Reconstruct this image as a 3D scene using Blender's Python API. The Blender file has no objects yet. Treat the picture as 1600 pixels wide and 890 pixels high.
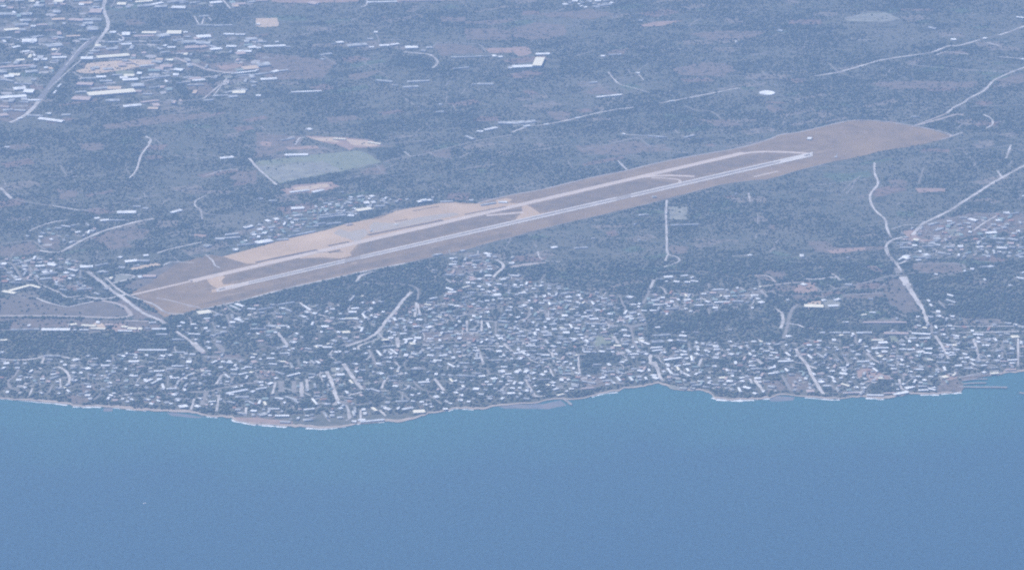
import bpy, math, random
import numpy as np
from mathutils import Vector
random.seed(7); rng = np.random.default_rng(7)
SC = bpy.context.scene; COL = SC.collection

# ------------------------------------------------------------------ camera
W0, H0 = 1600.0, 890.0
CAM = np.array([0.0, -15500.0, 5200.0]); HF = math.radians(12.9); TH = math.tan(HF/2)
FWD = -CAM/np.linalg.norm(CAM); RGT = np.array([1.0, 0, 0]); UP = np.cross(RGT, FWD)
cd = bpy.data.cameras.new('camera'); cam = bpy.data.objects.new('camera', cd); COL.objects.link(cam)
cam.location = CAM; cam.rotation_euler = (math.acos(-FWD[2]), 0, 0)
cd.sensor_fit = 'HORIZONTAL'; cd.angle = HF; cd.clip_start = 10; cd.clip_end = 90000
SC.camera = cam
# ------------------------------------------------------------------ light
SUN_EL, SUN_AZ = 50.0, 312.0      # azimuth clockwise from +Y: beyond the land and to the left
el, az = math.radians(SUN_EL), math.radians(SUN_AZ)
sd = Vector((math.sin(az)*math.cos(el), math.cos(az)*math.cos(el), math.sin(el)))
world = bpy.data.worlds.new('World'); SC.world = world; world.use_nodes = True
wt = world.node_tree; bg = wt.nodes['Background']
sky = wt.nodes.new('ShaderNodeTexSky'); sky.sky_type = 'NISHITA'; sky.sun_disc = False
sky.sun_elevation = el; sky.sun_rotation = az; sky.altitude = 0
wt.links.new(sky.outputs[0], bg.inputs[0]); bg.inputs[1].default_value = 0.12
sl = bpy.data.lights.new('sun', 'SUN'); sl.energy = 4.6; sl.angle = math.radians(0.5); sl.color = (1, 0.95, 0.88)
so = bpy.data.objects.new('sun', sl); COL.objects.link(so); so.rotation_euler = sd.to_track_quat('Z', 'Y').to_euler()
VS = SC.view_settings; VS.view_transform = 'Standard'; VS.look = 'None'; VS.gamma = 1; VS.use_curve_mapping = False
VS.exposure = EXPO = 0.17
SEA0, SEA1, SEA2 = (0.053,0.162,0.160), (0.042,0.112,0.145), (0.036,0.10,0.145)
HAZE_DENS, HAZE_COL = 3.3e-5, (0.41, 0.61, 0.98)
SC.cycles.volume_bounces = 2; SC.cycles.max_bounces = 6; SC.cycles.diffuse_bounces = 2
SC.cycles.use_denoising = False; SC.cycles.pixel_filter_type = 'BLACKMAN_HARRIS'; SC.cycles.filter_width = 2.1

# ------------------------------------------------------------------ survey: photo tiles -> ground
def ray(px, py):
    d = RGT*((px-W0/2)/(W0/2)*TH) + UP*(-(py-H0/2)/(W0/2)*TH) + FWD
    return d
def G(px, py, z=0.0):
    d = ray(px, py); t = (z-CAM[2])/d[2]; p = CAM + d*t
    return (float(p[0]), float(p[1]))
def mpp(px, py):
    d = ray(px, py); return (CAM[2]/-d[2])*TH/(W0/2)
def PX(x, y, z=0.0):
    v = np.array([x, y, z]) - CAM; f = v@FWD
    return (W0/2 + (v@RGT)/f/TH*W0/2, H0/2 - (v@UP)/f/TH*W0/2)
TILES = dict(f=(0,0,1), v1=(520,290,6.64), v2=(760,290,11.4))
for i, (a, b) in enumerate([(0,0),(400,0),(800,0),(1200,0),(0,200),(400,200),(800,200),(1200,200)]): TILES['t%d'%(i+1)] = (a,b,3.99)
for i, (a, b) in enumerate([(0,390),(0,520),(270,390),(270,520),(540,390),(540,520),(810,390),(810,520),(1080,390),(1080,520),(1300,390),(1300,500)]): TILES['u%d'%(i+1)] = (a,b,5.33)
def F(t, x, y):
    a, b, s = TILES[t]; return (a+x/s, b+y/s)
def FG(t, pts): return [G(*F(t, x, y)) for x, y in pts]

# ------------------------------------------------------------------ materials
def mat(name, c1, c2=None, scale=0.02, rough=0.9, detail=6, c3=None, s3=0.002, lo=0.35, hi=0.65, bump=0):
    m = bpy.data.materials.new(name); m.use_nodes = True; nt = m.node_tree; N = nt.nodes; L = nt.links
    b = N['Principled BSDF']; b.inputs['Roughness'].default_value = rough
    b.inputs['Specular IOR Level'].default_value = 0.2
    c2 = c2 or tuple(v*0.8 for v in c1)
    g = N.new('ShaderNodeNewGeometry')
    n = N.new('ShaderNodeTexNoise'); n.inputs['Scale'].default_value = scale; n.inputs['Detail'].default_value = detail; n.inputs['Roughness'].default_value = 0.65
    L.new(g.outputs['Position'], n.inputs['Vector'])
    r = N.new('ShaderNodeValToRGB'); r.color_ramp.elements[0].position = lo; r.color_ramp.elements[1].position = hi
    r.color_ramp.elements[0].color = (*c1, 1); r.color_ramp.elements[1].color = (*c2, 1)
    L.new(n.outputs['Fac'], r.inputs[0]); out = r.outputs[0]
    if c3:
        n3 = N.new('ShaderNodeTexNoise'); n3.inputs['Scale'].default_value = s3; n3.inputs['Detail'].default_value = 5
        L.new(g.outputs['Position'], n3.inputs['Vector'])
        r3 = N.new('ShaderNodeMapRange'); r3.inputs[1].default_value = 0.45; r3.inputs[2].default_value = 0.68
        L.new(n3.outputs['Fac'], r3.inputs[0])
        mx = N.new('ShaderNodeMix'); mx.data_type = 'RGBA'; mx.inputs[7].default_value = (*c3, 1)
        L.new(r3.outputs[0], mx.inputs[0]); L.new(out, mx.inputs[6]); out = mx.outputs[2]
    L.new(out, b.inputs['Base Color'])
    if bump:
        bp = N.new('ShaderNodeBump'); bp.inputs['Distance'].default_value = bump; bp.inputs['Strength'].default_value = 1
        L.new(n.outputs['Fac'], bp.inputs['Height']); L.new(bp.outputs[0], b.inputs['Normal'])
    return m
M = {}
M['land'] = mat('scrub_ground', (0.075,0.098,0.07), (0.20,0.185,0.14), 0.03, c3=(0.175,0.17,0.13), s3=0.0022, detail=9)
M['airgrass'] = mat('dry_airfield_grass', (0.23,0.165,0.095), (0.34,0.24,0.145), 0.02, detail=9, c3=(0.36,0.25,0.14), s3=0.004)
M['airgreen'] = mat('mown_green_strip', (0.19,0.145,0.09), (0.30,0.215,0.13), 0.02, detail=9)
M['soil'] = mat('bare_red_soil', (0.44,0.31,0.24), (0.33,0.24,0.19), 0.03)
M['softsoil'] = mat('faded_dry_field', (0.08,0.09,0.07), (0.23,0.185,0.145), 0.03, detail=9, lo=.33, hi=.52)
M['tan'] = mat('sandy_yard', (0.68,0.52,0.36), (0.52,0.40,0.30), 0.03)
M['green'] = mat('crop_green', (0.21,0.235,0.16), (0.29,0.30,0.20), 0.03, detail=8)
M['palefield'] = mat('pale_cut_field', (0.36,0.35,0.28), (0.22,0.22,0.19), 0.02)
M['wood'] = mat('dark_orchard_floor', (0.06,0.08,0.06), (0.12,0.125,0.095), 0.03)
M['apron'] = mat('apron_concrete', (0.61,0.43,0.27), (0.49,0.35,0.22), 0.012, c3=(0.68,0.49,0.32), s3=0.006)
M['taxi'] = mat('taxiway_concrete', (0.70,0.57,0.47), (0.60,0.49,0.40), 0.02)
M['runway'] = mat('runway_asphalt', (0.36,0.31,0.27), (0.43,0.37,0.32), 0.03)
M['paint'] = mat('runway_edge_paint', (0.78,0.71,0.65), (0.60,0.55,0.50), 0.012)
M['road'] = mat('pale_road', (0.66,0.61,0.57), (0.32,0.295,0.27), 0.014, detail=8, lo=.42, hi=.64)
M['softroad'] = mat('dusty_track', (0.34,0.31,0.28), (0.25,0.23,0.20), 0.03)
M['asphalt'] = mat('worn_asphalt', (0.22,0.21,0.20), (0.27,0.25,0.24), 0.03)
M['yard'] = mat('town_yard', (0.38,0.35,0.31), (0.20,0.19,0.17), 0.05)
M['sand'] = mat('beach_sand', (0.52,0.43,0.35), (0.40,0.33,0.27), 0.03)
M['foam'] = mat('surf_foam', (0.92,0.92,0.92), (0.75,0.77,0.78), 0.08)
M['rock'] = mat('breakwater_rock', (0.40,0.37,0.34), (0.28,0.26,0.24), 0.2, bump=0.4)
M['leaf'] = mat('foliage', (0.07,0.105,0.065), (0.16,0.185,0.12), 0.02, detail=3)
M['wallW'] = mat('white_wall', (0.66,0.64,0.60), (0.50,0.48,0.45), 0.1)
M['W'] = mat('white_roof', (0.66,0.65,0.63), (0.95,0.94,0.92), 0.035, lo=.38, hi=.55)
M['L'] = mat('grey_roof', (0.28,0.28,0.27), (0.62,0.62,0.61), 0.035, lo=.38, hi=.62)
M['P'] = mat('pink_roof', (0.60,0.47,0.41), (0.50,0.40,0.35), 0.08)
M['R'] = mat('tile_roof', (0.46,0.27,0.19), (0.36,0.22,0.16), 0.08)
M['T'] = mat('sandy_roof', (0.70,0.54,0.38), (0.60,0.46,0.34), 0.08)
M['Y'] = mat('cream_roof', (0.95,0.87,0.68), (0.86,0.79,0.62), 0.08)
M['G'] = mat('green_grey_roof', (0.34,0.42,0.38), (0.28,0.35,0.32), 0.08)
M['glass'] = mat('dark_window', (0.04,0.05,0.06), (0.05,0.06,0.07), 0.3, rough=0.2)
M['metal'] = mat('painted_metal', (0.7,0.7,0.7), (0.62,0.62,0.62), 0.2, rough=0.4)

# ------------------------------------------------------------------ builders
class MB:
    def __init__(s): s.v, s.f, s.m, s.mats = [], [], [], []
    def mi(s, m):
        if m not in s.mats: s.mats.append(m)
        return s.mats.index(m)
    def face(s, pts, m):
        b = len(s.v); s.v += pts; s.f.append(tuple(range(b, b+len(pts)))); s.m.append(s.mi(m))
    def hull(s, base, z0, z1, m, top=None):
        """prism over a footprint, base = list of (x, y); top = scaled footprint"""
        n = len(base); t = top or base; b = len(s.v)
        s.v += [(x, y, z0) for x, y in base] + [(x, y, z1) for x, y in t]
        k = s.mi(m)
        for i in range(n):
            j = (i+1) % n; s.f.append((b+i, b+j, b+n+j, b+n+i)); s.m.append(k)
        s.f.append(tuple(b+n+i for i in range(n))); s.m.append(k)
        s.f.append(tuple(b+i for i in reversed(range(n)))); s.m.append(k)
    def build(s, name, parent=None):
        me = bpy.data.meshes.new(name); me.from_pydata(s.v, [], s.f)
        for m in s.mats: me.materials.append(M[m])
        me.polygons.foreach_set('material_index', s.m); me.update()
        o = bpy.data.objects.new(name, me); COL.objects.link(o)
        if parent: o.parent = parent
        return o
def tag(o, label=None, cat=None, group=None, kind=None):
    for k, v in (('label', label), ('category', cat), ('group', group), ('kind', kind)):
        if v: o[k] = v
    return o
def empty(name, x, y, z=0, rz=0):
    o = bpy.data.objects.new(name, None); COL.objects.link(o); o.location = (x, y, z); o.rotation_euler = (0,0,rz); o.empty_display_size = 5
    return o
def smooth(pts, n=5):
    if len(pts) < 3:
        a, b = pts[0], pts[-1]; return [(a[0]+(b[0]-a[0])*i/6, a[1]+(b[1]-a[1])*i/6) for i in range(7)]
    P = [pts[0]]+list(pts)+[pts[-1]]; out = []
    for i in range(1, len(P)-2):
        p0, p1, p2, p3 = [np.array(q) for q in P[i-1:i+3]]
        for k in range(n):
            t = k/n
            out.append(tuple(0.5*((2*p1)+(-p0+p2)*t+(2*p0-5*p1+4*p2-p3)*t*t+(-p0+3*p1-3*p2+p3)*t**3)))
    out.append(tuple(P[-1])); return out
# occupancy grid on the ground (6 m cells)
CS = 6.0; GX0, GY0 = -3000.0, -1700.0; GNX, GNY = int(6000/CS), int(7600/CS)
OCC = np.zeros((GNY, GNX), np.uint8)      # 1 = no trees, no houses
def stamp(x, y, r, v=1):
    i0, i1 = int((x-r-GX0)/CS), int((x+r-GX0)/CS); j0, j1 = int((y-r-GY0)/CS), int((y+r-GY0)/CS)
    if i1 < 0 or j1 < 0 or i0 >= GNX or j0 >= GNY: return
    OCC[max(j0,0):j1+1, max(i0,0):i1+1] = v
def inpoly(poly, X, Y):
    c = np.zeros(X.shape, bool); n = len(poly)
    for i in range(n):
        x1, y1 = poly[i]; x2, y2 = poly[(i+1) % n]
        if y1 == y2: continue
        k = ((y1 > Y) != (y2 > Y)) & (X < (x2-x1)*(Y-y1)/(y2-y1)+x1); c ^= k
    return c
CX, CY = np.meshgrid(GX0+(np.arange(GNX)+.5)*CS, GY0+(np.arange(GNY)+.5)*CS)
def fillpoly(poly, arr, v):
    xs = [p[0] for p in poly]; ys = [p[1] for p in poly]
    i0, i1 = max(int((min(xs)-GX0)/CS), 0), min(int((max(xs)-GX0)/CS)+1, GNX)
    j0, j1 = max(int((min(ys)-GY0)/CS), 0), min(int((max(ys)-GY0)/CS)+1, GNY)
    if i0 >= i1 or j0 >= j1: return
    k = inpoly(poly, CX[j0:j1, i0:i1], CY[j0:j1, i0:i1]); arr[j0:j1, i0:i1][k] = v
def ribbon(mb, pts, w, m, z, jit=0.15, occ=True):
    P = smooth(pts); n = len(P); b = len(mb.v); k = mb.mi(m); ph = random.random()*9
    for i, p in enumerate(P):
        a = P[max(i-1, 0)]; c = P[min(i+1, n-1)]; dx, dy = c[0]-a[0], c[1]-a[1]; l = math.hypot(dx, dy) or 1
        ww = w/2*(1+jit*math.sin(i*1.3+ph)+jit*math.sin(i*2.9+ph*2))
        mb.v += [(p[0]-dy/l*ww, p[1]+dx/l*ww, z), (p[0]+dy/l*ww, p[1]-dx/l*ww, z)]
        if i:
            q = b+2*i; mb.f.append((q-2, q-1, q+1, q)); mb.m.append(k)
            if occ:
                L = math.dist(P[i-1], p); s = max(1, int(L/CS))
                for t in range(s): stamp(P[i-1][0]+(p[0]-P[i-1][0])*t/s, P[i-1][1]+(p[1]-P[i-1][1])*t/s, max(w/2, 4))
def rough_poly(pts, j=5.0, step=25.0):
    out = []; n = len(pts)
    for i in range(n):
        a, b = pts[i], pts[(i+1) % n]; L = math.dist(a, b); k = max(1, min(24, int(L/step)))
        for t in range(k):
            u = t/k; out.append((a[0]+(b[0]-a[0])*u+random.uniform(-j, j), a[1]+(b[1]-a[1])*u+random.uniform(-j, j)))
    return out
# ------------------------------------------------------------------ coast, land, sea
COAST = [(-900,560),(-500,585),(-250,608),(-60,618),(0,622),(36,625),(75,628),(105,631),(114,634),(158,635),(176,636),(201,638),(225,641),(263,642),(300,645),(322,649),(339,651),(362,652),(368,657),(401,662),(439,665),(476,667),(495,668.5),(518,668),(538,666),(559,661),(600,658),(622,659.5),(653,652),(664,649),(670,645),(700,641),(713,637),(741,639),(761,638),(776,634),(806,631),(831,630),(872,623),(881,623),(895,624),(923,619),(941,614),(966,611),(975,606),(1007,603.5),(1029,598),(1041,602),(1052,608),(1073,609.5),(1100,610.5),(1112,616),(1118,622.5),(1146,624.5),(1176,623),(1204,621.5),(1219,616.5),(1241,618),(1271,620),(1296,622.5),(1312,623),(1326,621),(1352,620),(1381,622),(1398,620),(1420,615),(1439,615.5),(1467,615.5),(1475,613.5),(1502,612),(1505,606),(1504,598),(1499,591),(1520,588),(1545,587),(1560,586),(1571,582.5),(1593,580.5),(1620,578),(1800,570),(2200,560),(2700,540)]
coast = [G(*p) for p in COAST]
# small irregularities between the surveyed points
cst = []
for a, b in zip(coast, coast[1:]):
    L = math.dist(a, b); k = max(1, min(14, int(L/14)))
    for t in range(k):
        u = t/k; j = 0 if t == 0 else 1.0
        cst.append((a[0]+(b[0]-a[0])*u, a[1]+(b[1]-a[1])*u+random.uniform(-7, 7)*j))
cst.append(coast[-1])
far = [(27500, cst[-1][1]), (27500, 27000), (-27500, 27000), (-27500, cst[0][1])]
LANDPOLY = cst+far
mb = MB(); mb.face([(x, y, 0) for x, y in LANDPOLY], 'land')
for a, b in zip(cst, cst[1:]): mb.face([(a[0],a[1],0), (b[0],b[1],0), (b[0],b[1],-2.2), (a[0],a[1],-2.2)], 'sand')
tag(mb.build('ground'), kind='structure')
SEAM = np.zeros((GNY, GNX), np.uint8); fillpoly(LANDPOLY, SEAM, 1); OCC[SEAM == 0] = 1
# sea: a grid that carries the distance to the shore (water depth) as an attribute
xs = np.concatenate([[-27500,-12000,-6000], np.arange(-3200, 3201, 40), [6000,12000,27500]])
ys = np.concatenate([[-28500,-20000,-12000,-8000,-5000,-4000], np.arange(-3400, -500, 25), [0]])
ca = np.array(cst); XX, YY = np.meshgrid(xs, ys)
D = np.full(XX.shape, 1e9)
for c in ca[::2]: D = np.minimum(D, np.hypot(XX-c[0], YY-c[1]))
me = bpy.data.meshes.new('sea'); nx, ny = len(xs), len(ys)
me.from_pydata([(float(x), float(y), -1.5) for x, y in zip(XX.ravel(), YY.ravel())], [], [(j*nx+i, j*nx+i+1, (j+1)*nx+i+1, (j+1)*nx+i) for j in range(ny-1) for i in range(nx-1)])
at = me.attributes.new('shore_distance', 'FLOAT', 'POINT'); at.data.foreach_set('value', D.ravel().astype(np.float32))
m = bpy.data.materials.new('sea_water'); m.use_nodes = True; nt = m.node_tree; N = nt.nodes; L = nt.links; b = N['Principled BSDF']
b.inputs['Roughness'].default_value = 0.35; b.inputs['IOR'].default_value = 1.33
a = N.new('ShaderNodeAttribute'); a.attribute_name = 'shore_distance'
g = N.new('ShaderNodeNewGeometry')
n1 = N.new('ShaderNodeTexNoise'); n1.inputs['Scale'].default_value = 0.003; n1.inputs['Detail'].default_value = 4; L.new(g.outputs['Position'], n1.inputs['Vector'])
ad = N.new('ShaderNodeMath'); ad.operation = 'MULTIPLY_ADD'; ad.inputs[1].default_value = 500; L.new(n1.outputs[0], ad.inputs[0]); L.new(a.outputs['Fac'], ad.inputs[2])
mr = N.new('ShaderNodeMapRange'); mr.inputs[1].default_value = 200; mr.inputs[2].default_value = 1700; L.new(ad.outputs[0], mr.inputs[0])
r = N.new('ShaderNodeValToRGB'); e = r.color_ramp.elements
e[0].position = 0.0; e[0].color = (*SEA0, 1); e[1].position = 1; e[1].color = (*SEA2, 1)
k = e.new(0.42); k.color = (*SEA1, 1)
L.new(mr.outputs[0], r.inputs[0]); 
n3 = N.new('ShaderNodeTexNoise'); n3.inputs['Scale'].default_value = 0.09; n3.inputs['Detail'].default_value = 3; L.new(g.outputs['Position'], n3.inputs['Vector'])
r3 = N.new('ShaderNodeMapRange'); r3.inputs[1].default_value = .3; r3.inputs[2].default_value = .7; r3.inputs[3].default_value = .72; r3.inputs[4].default_value = 1.28; L.new(n3.outputs[0], r3.inputs[0])
mm = N.new('ShaderNodeVectorMath'); mm.operation = 'SCALE'; L.new(r.outputs[0], mm.inputs[0]); L.new(r3.outputs[0], mm.inputs['Scale'])
L.new(mm.outputs[0], b.inputs['Base Color'])
n2 = N.new('ShaderNodeTexNoise'); n2.inputs['Scale'].default_value = 0.12; n2.inputs['Detail'].default_value = 6; L.new(g.outputs['Position'], n2.inputs['Vector'])
bp = N.new('ShaderNodeBump'); bp.inputs['Distance'].default_value = 0.9; L.new(n2.outputs[0], bp.inputs['Height']); L.new(bp.outputs[0], b.inputs['Normal'])
me.materials.append(m); o = bpy.data.objects.new('sea', me); COL.objects.link(o); tag(o, kind='structure')
# haze: one closed even box of air round camera and scene
mb = MB(); M['haze'] = hm = bpy.data.materials.new('haze_air'); hm.use_nodes = True; hm.node_tree.nodes.clear()
pv = hm.node_tree.nodes.new('ShaderNodeVolumePrincipled'); mo = hm.node_tree.nodes.new('ShaderNodeOutputMaterial')
pv.inputs['Color'].default_value = (*HAZE_COL, 1); pv.inputs['Density'].default_value = HAZE_DENS; pv.inputs['Anisotropy'].default_value = 0
hm.node_tree.links.new(pv.outputs[0], mo.inputs['Volume'])
mb.hull([(-28500,-29500),(28500,-29500),(28500,28000),(-28500,28000)], -3.2, 5300, 'haze')
o = mb.build('haze'); tag(o, kind='stuff', label='pale blue haze filling the air over land and sea', cat='haze')

# beach and surf
mb = MB(); sub = [p for p in cst if -3000 < p[0] < 3000]
n = len(sub); W_ = [random.uniform(9, 30) for _ in range(n//6+2)]
for i in range(n-1):
    w1 = W_[i//6]+(W_[i//6+1]-W_[i//6])*(i % 6)/6; w2 = W_[(i+1)//6]+(W_[(i+1)//6+1]-W_[(i+1)//6])*((i+1) % 6)/6
    a, c = sub[i], sub[i+1]
    if c[0] <= a[0]: continue
    mb.face([(a[0],a[1]+.1,0.16),(c[0],c[1]+.1,0.16),(c[0],c[1]+w2,0.16),(a[0],a[1]+w1,0.16)], 'sand')
    stamp(a[0], a[1]+6, 9)
tag(mb.build('beach'), kind='structure')
mb = MB()
for pts, w in [([(0,622),(36,624.5),(70,627)],8),([(36,625),(75,628.5),(105,632)],9),([(114,634),(135,634.8),(158,634.8)],14),([(176,635.5),(200,638.5),(228,641)],9),([(322,649.5),(340,651.3)],9),
               ([(363,654),(372,658),(403,662.8)],14),([(400,662),(424,664.5),(448,666)],12),([(478,668),(500,669),(520,668.2)],12),([(520,668),(540,665.7)],8),([(557,661),(600,657.8)],12),
               ([(1114,620),(1122,623.5),(1150,625),(1178,623.8)],14),([(1180,623.2),(1203,622)],9),([(1258,620),(1296,623.5),(1312,623.6)],8),([(1353,620.8),(1381,622.6)],14),([(1438,616),(1467,616)],10),([(1470,614.5),(1502,612.5)],12),([(700,641.5),(713,637.5),(740,639.5)],7),([(925,619.5),(941,614.6),(965,612)],7),([(1594,613),(1608,615)],12)]:
    ribbon(mb, [G(x, y) for x, y in pts], w, 'foam', -1.2, 0.35, occ=False)
tag(mb.build('surf'), kind='structure')
mb = MB()
for pts in ([(778,633),(800,632),(850,630),(876,624),(888,632),(860,637),(820,638),(790,637)], [(1199,623),(1212,618),(1240,619.5),(1238,625),(1205,627)], [(160,637),(176,637),(174,642),(163,641)], [(262,643),(320,650),(310,652),(270,648)]):
    mb.face([(x,y,-1.36+.01*len(mb.f)) for x,y in rough_poly([G(*p) for p in pts], 6)], 'sandbar')
M['sandbar'] = mat('wet_sandbar', (0.26,0.24,0.24), (0.17,0.20,0.23), 0.02)
tag(mb.build('shallows'), kind='structure')

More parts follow.
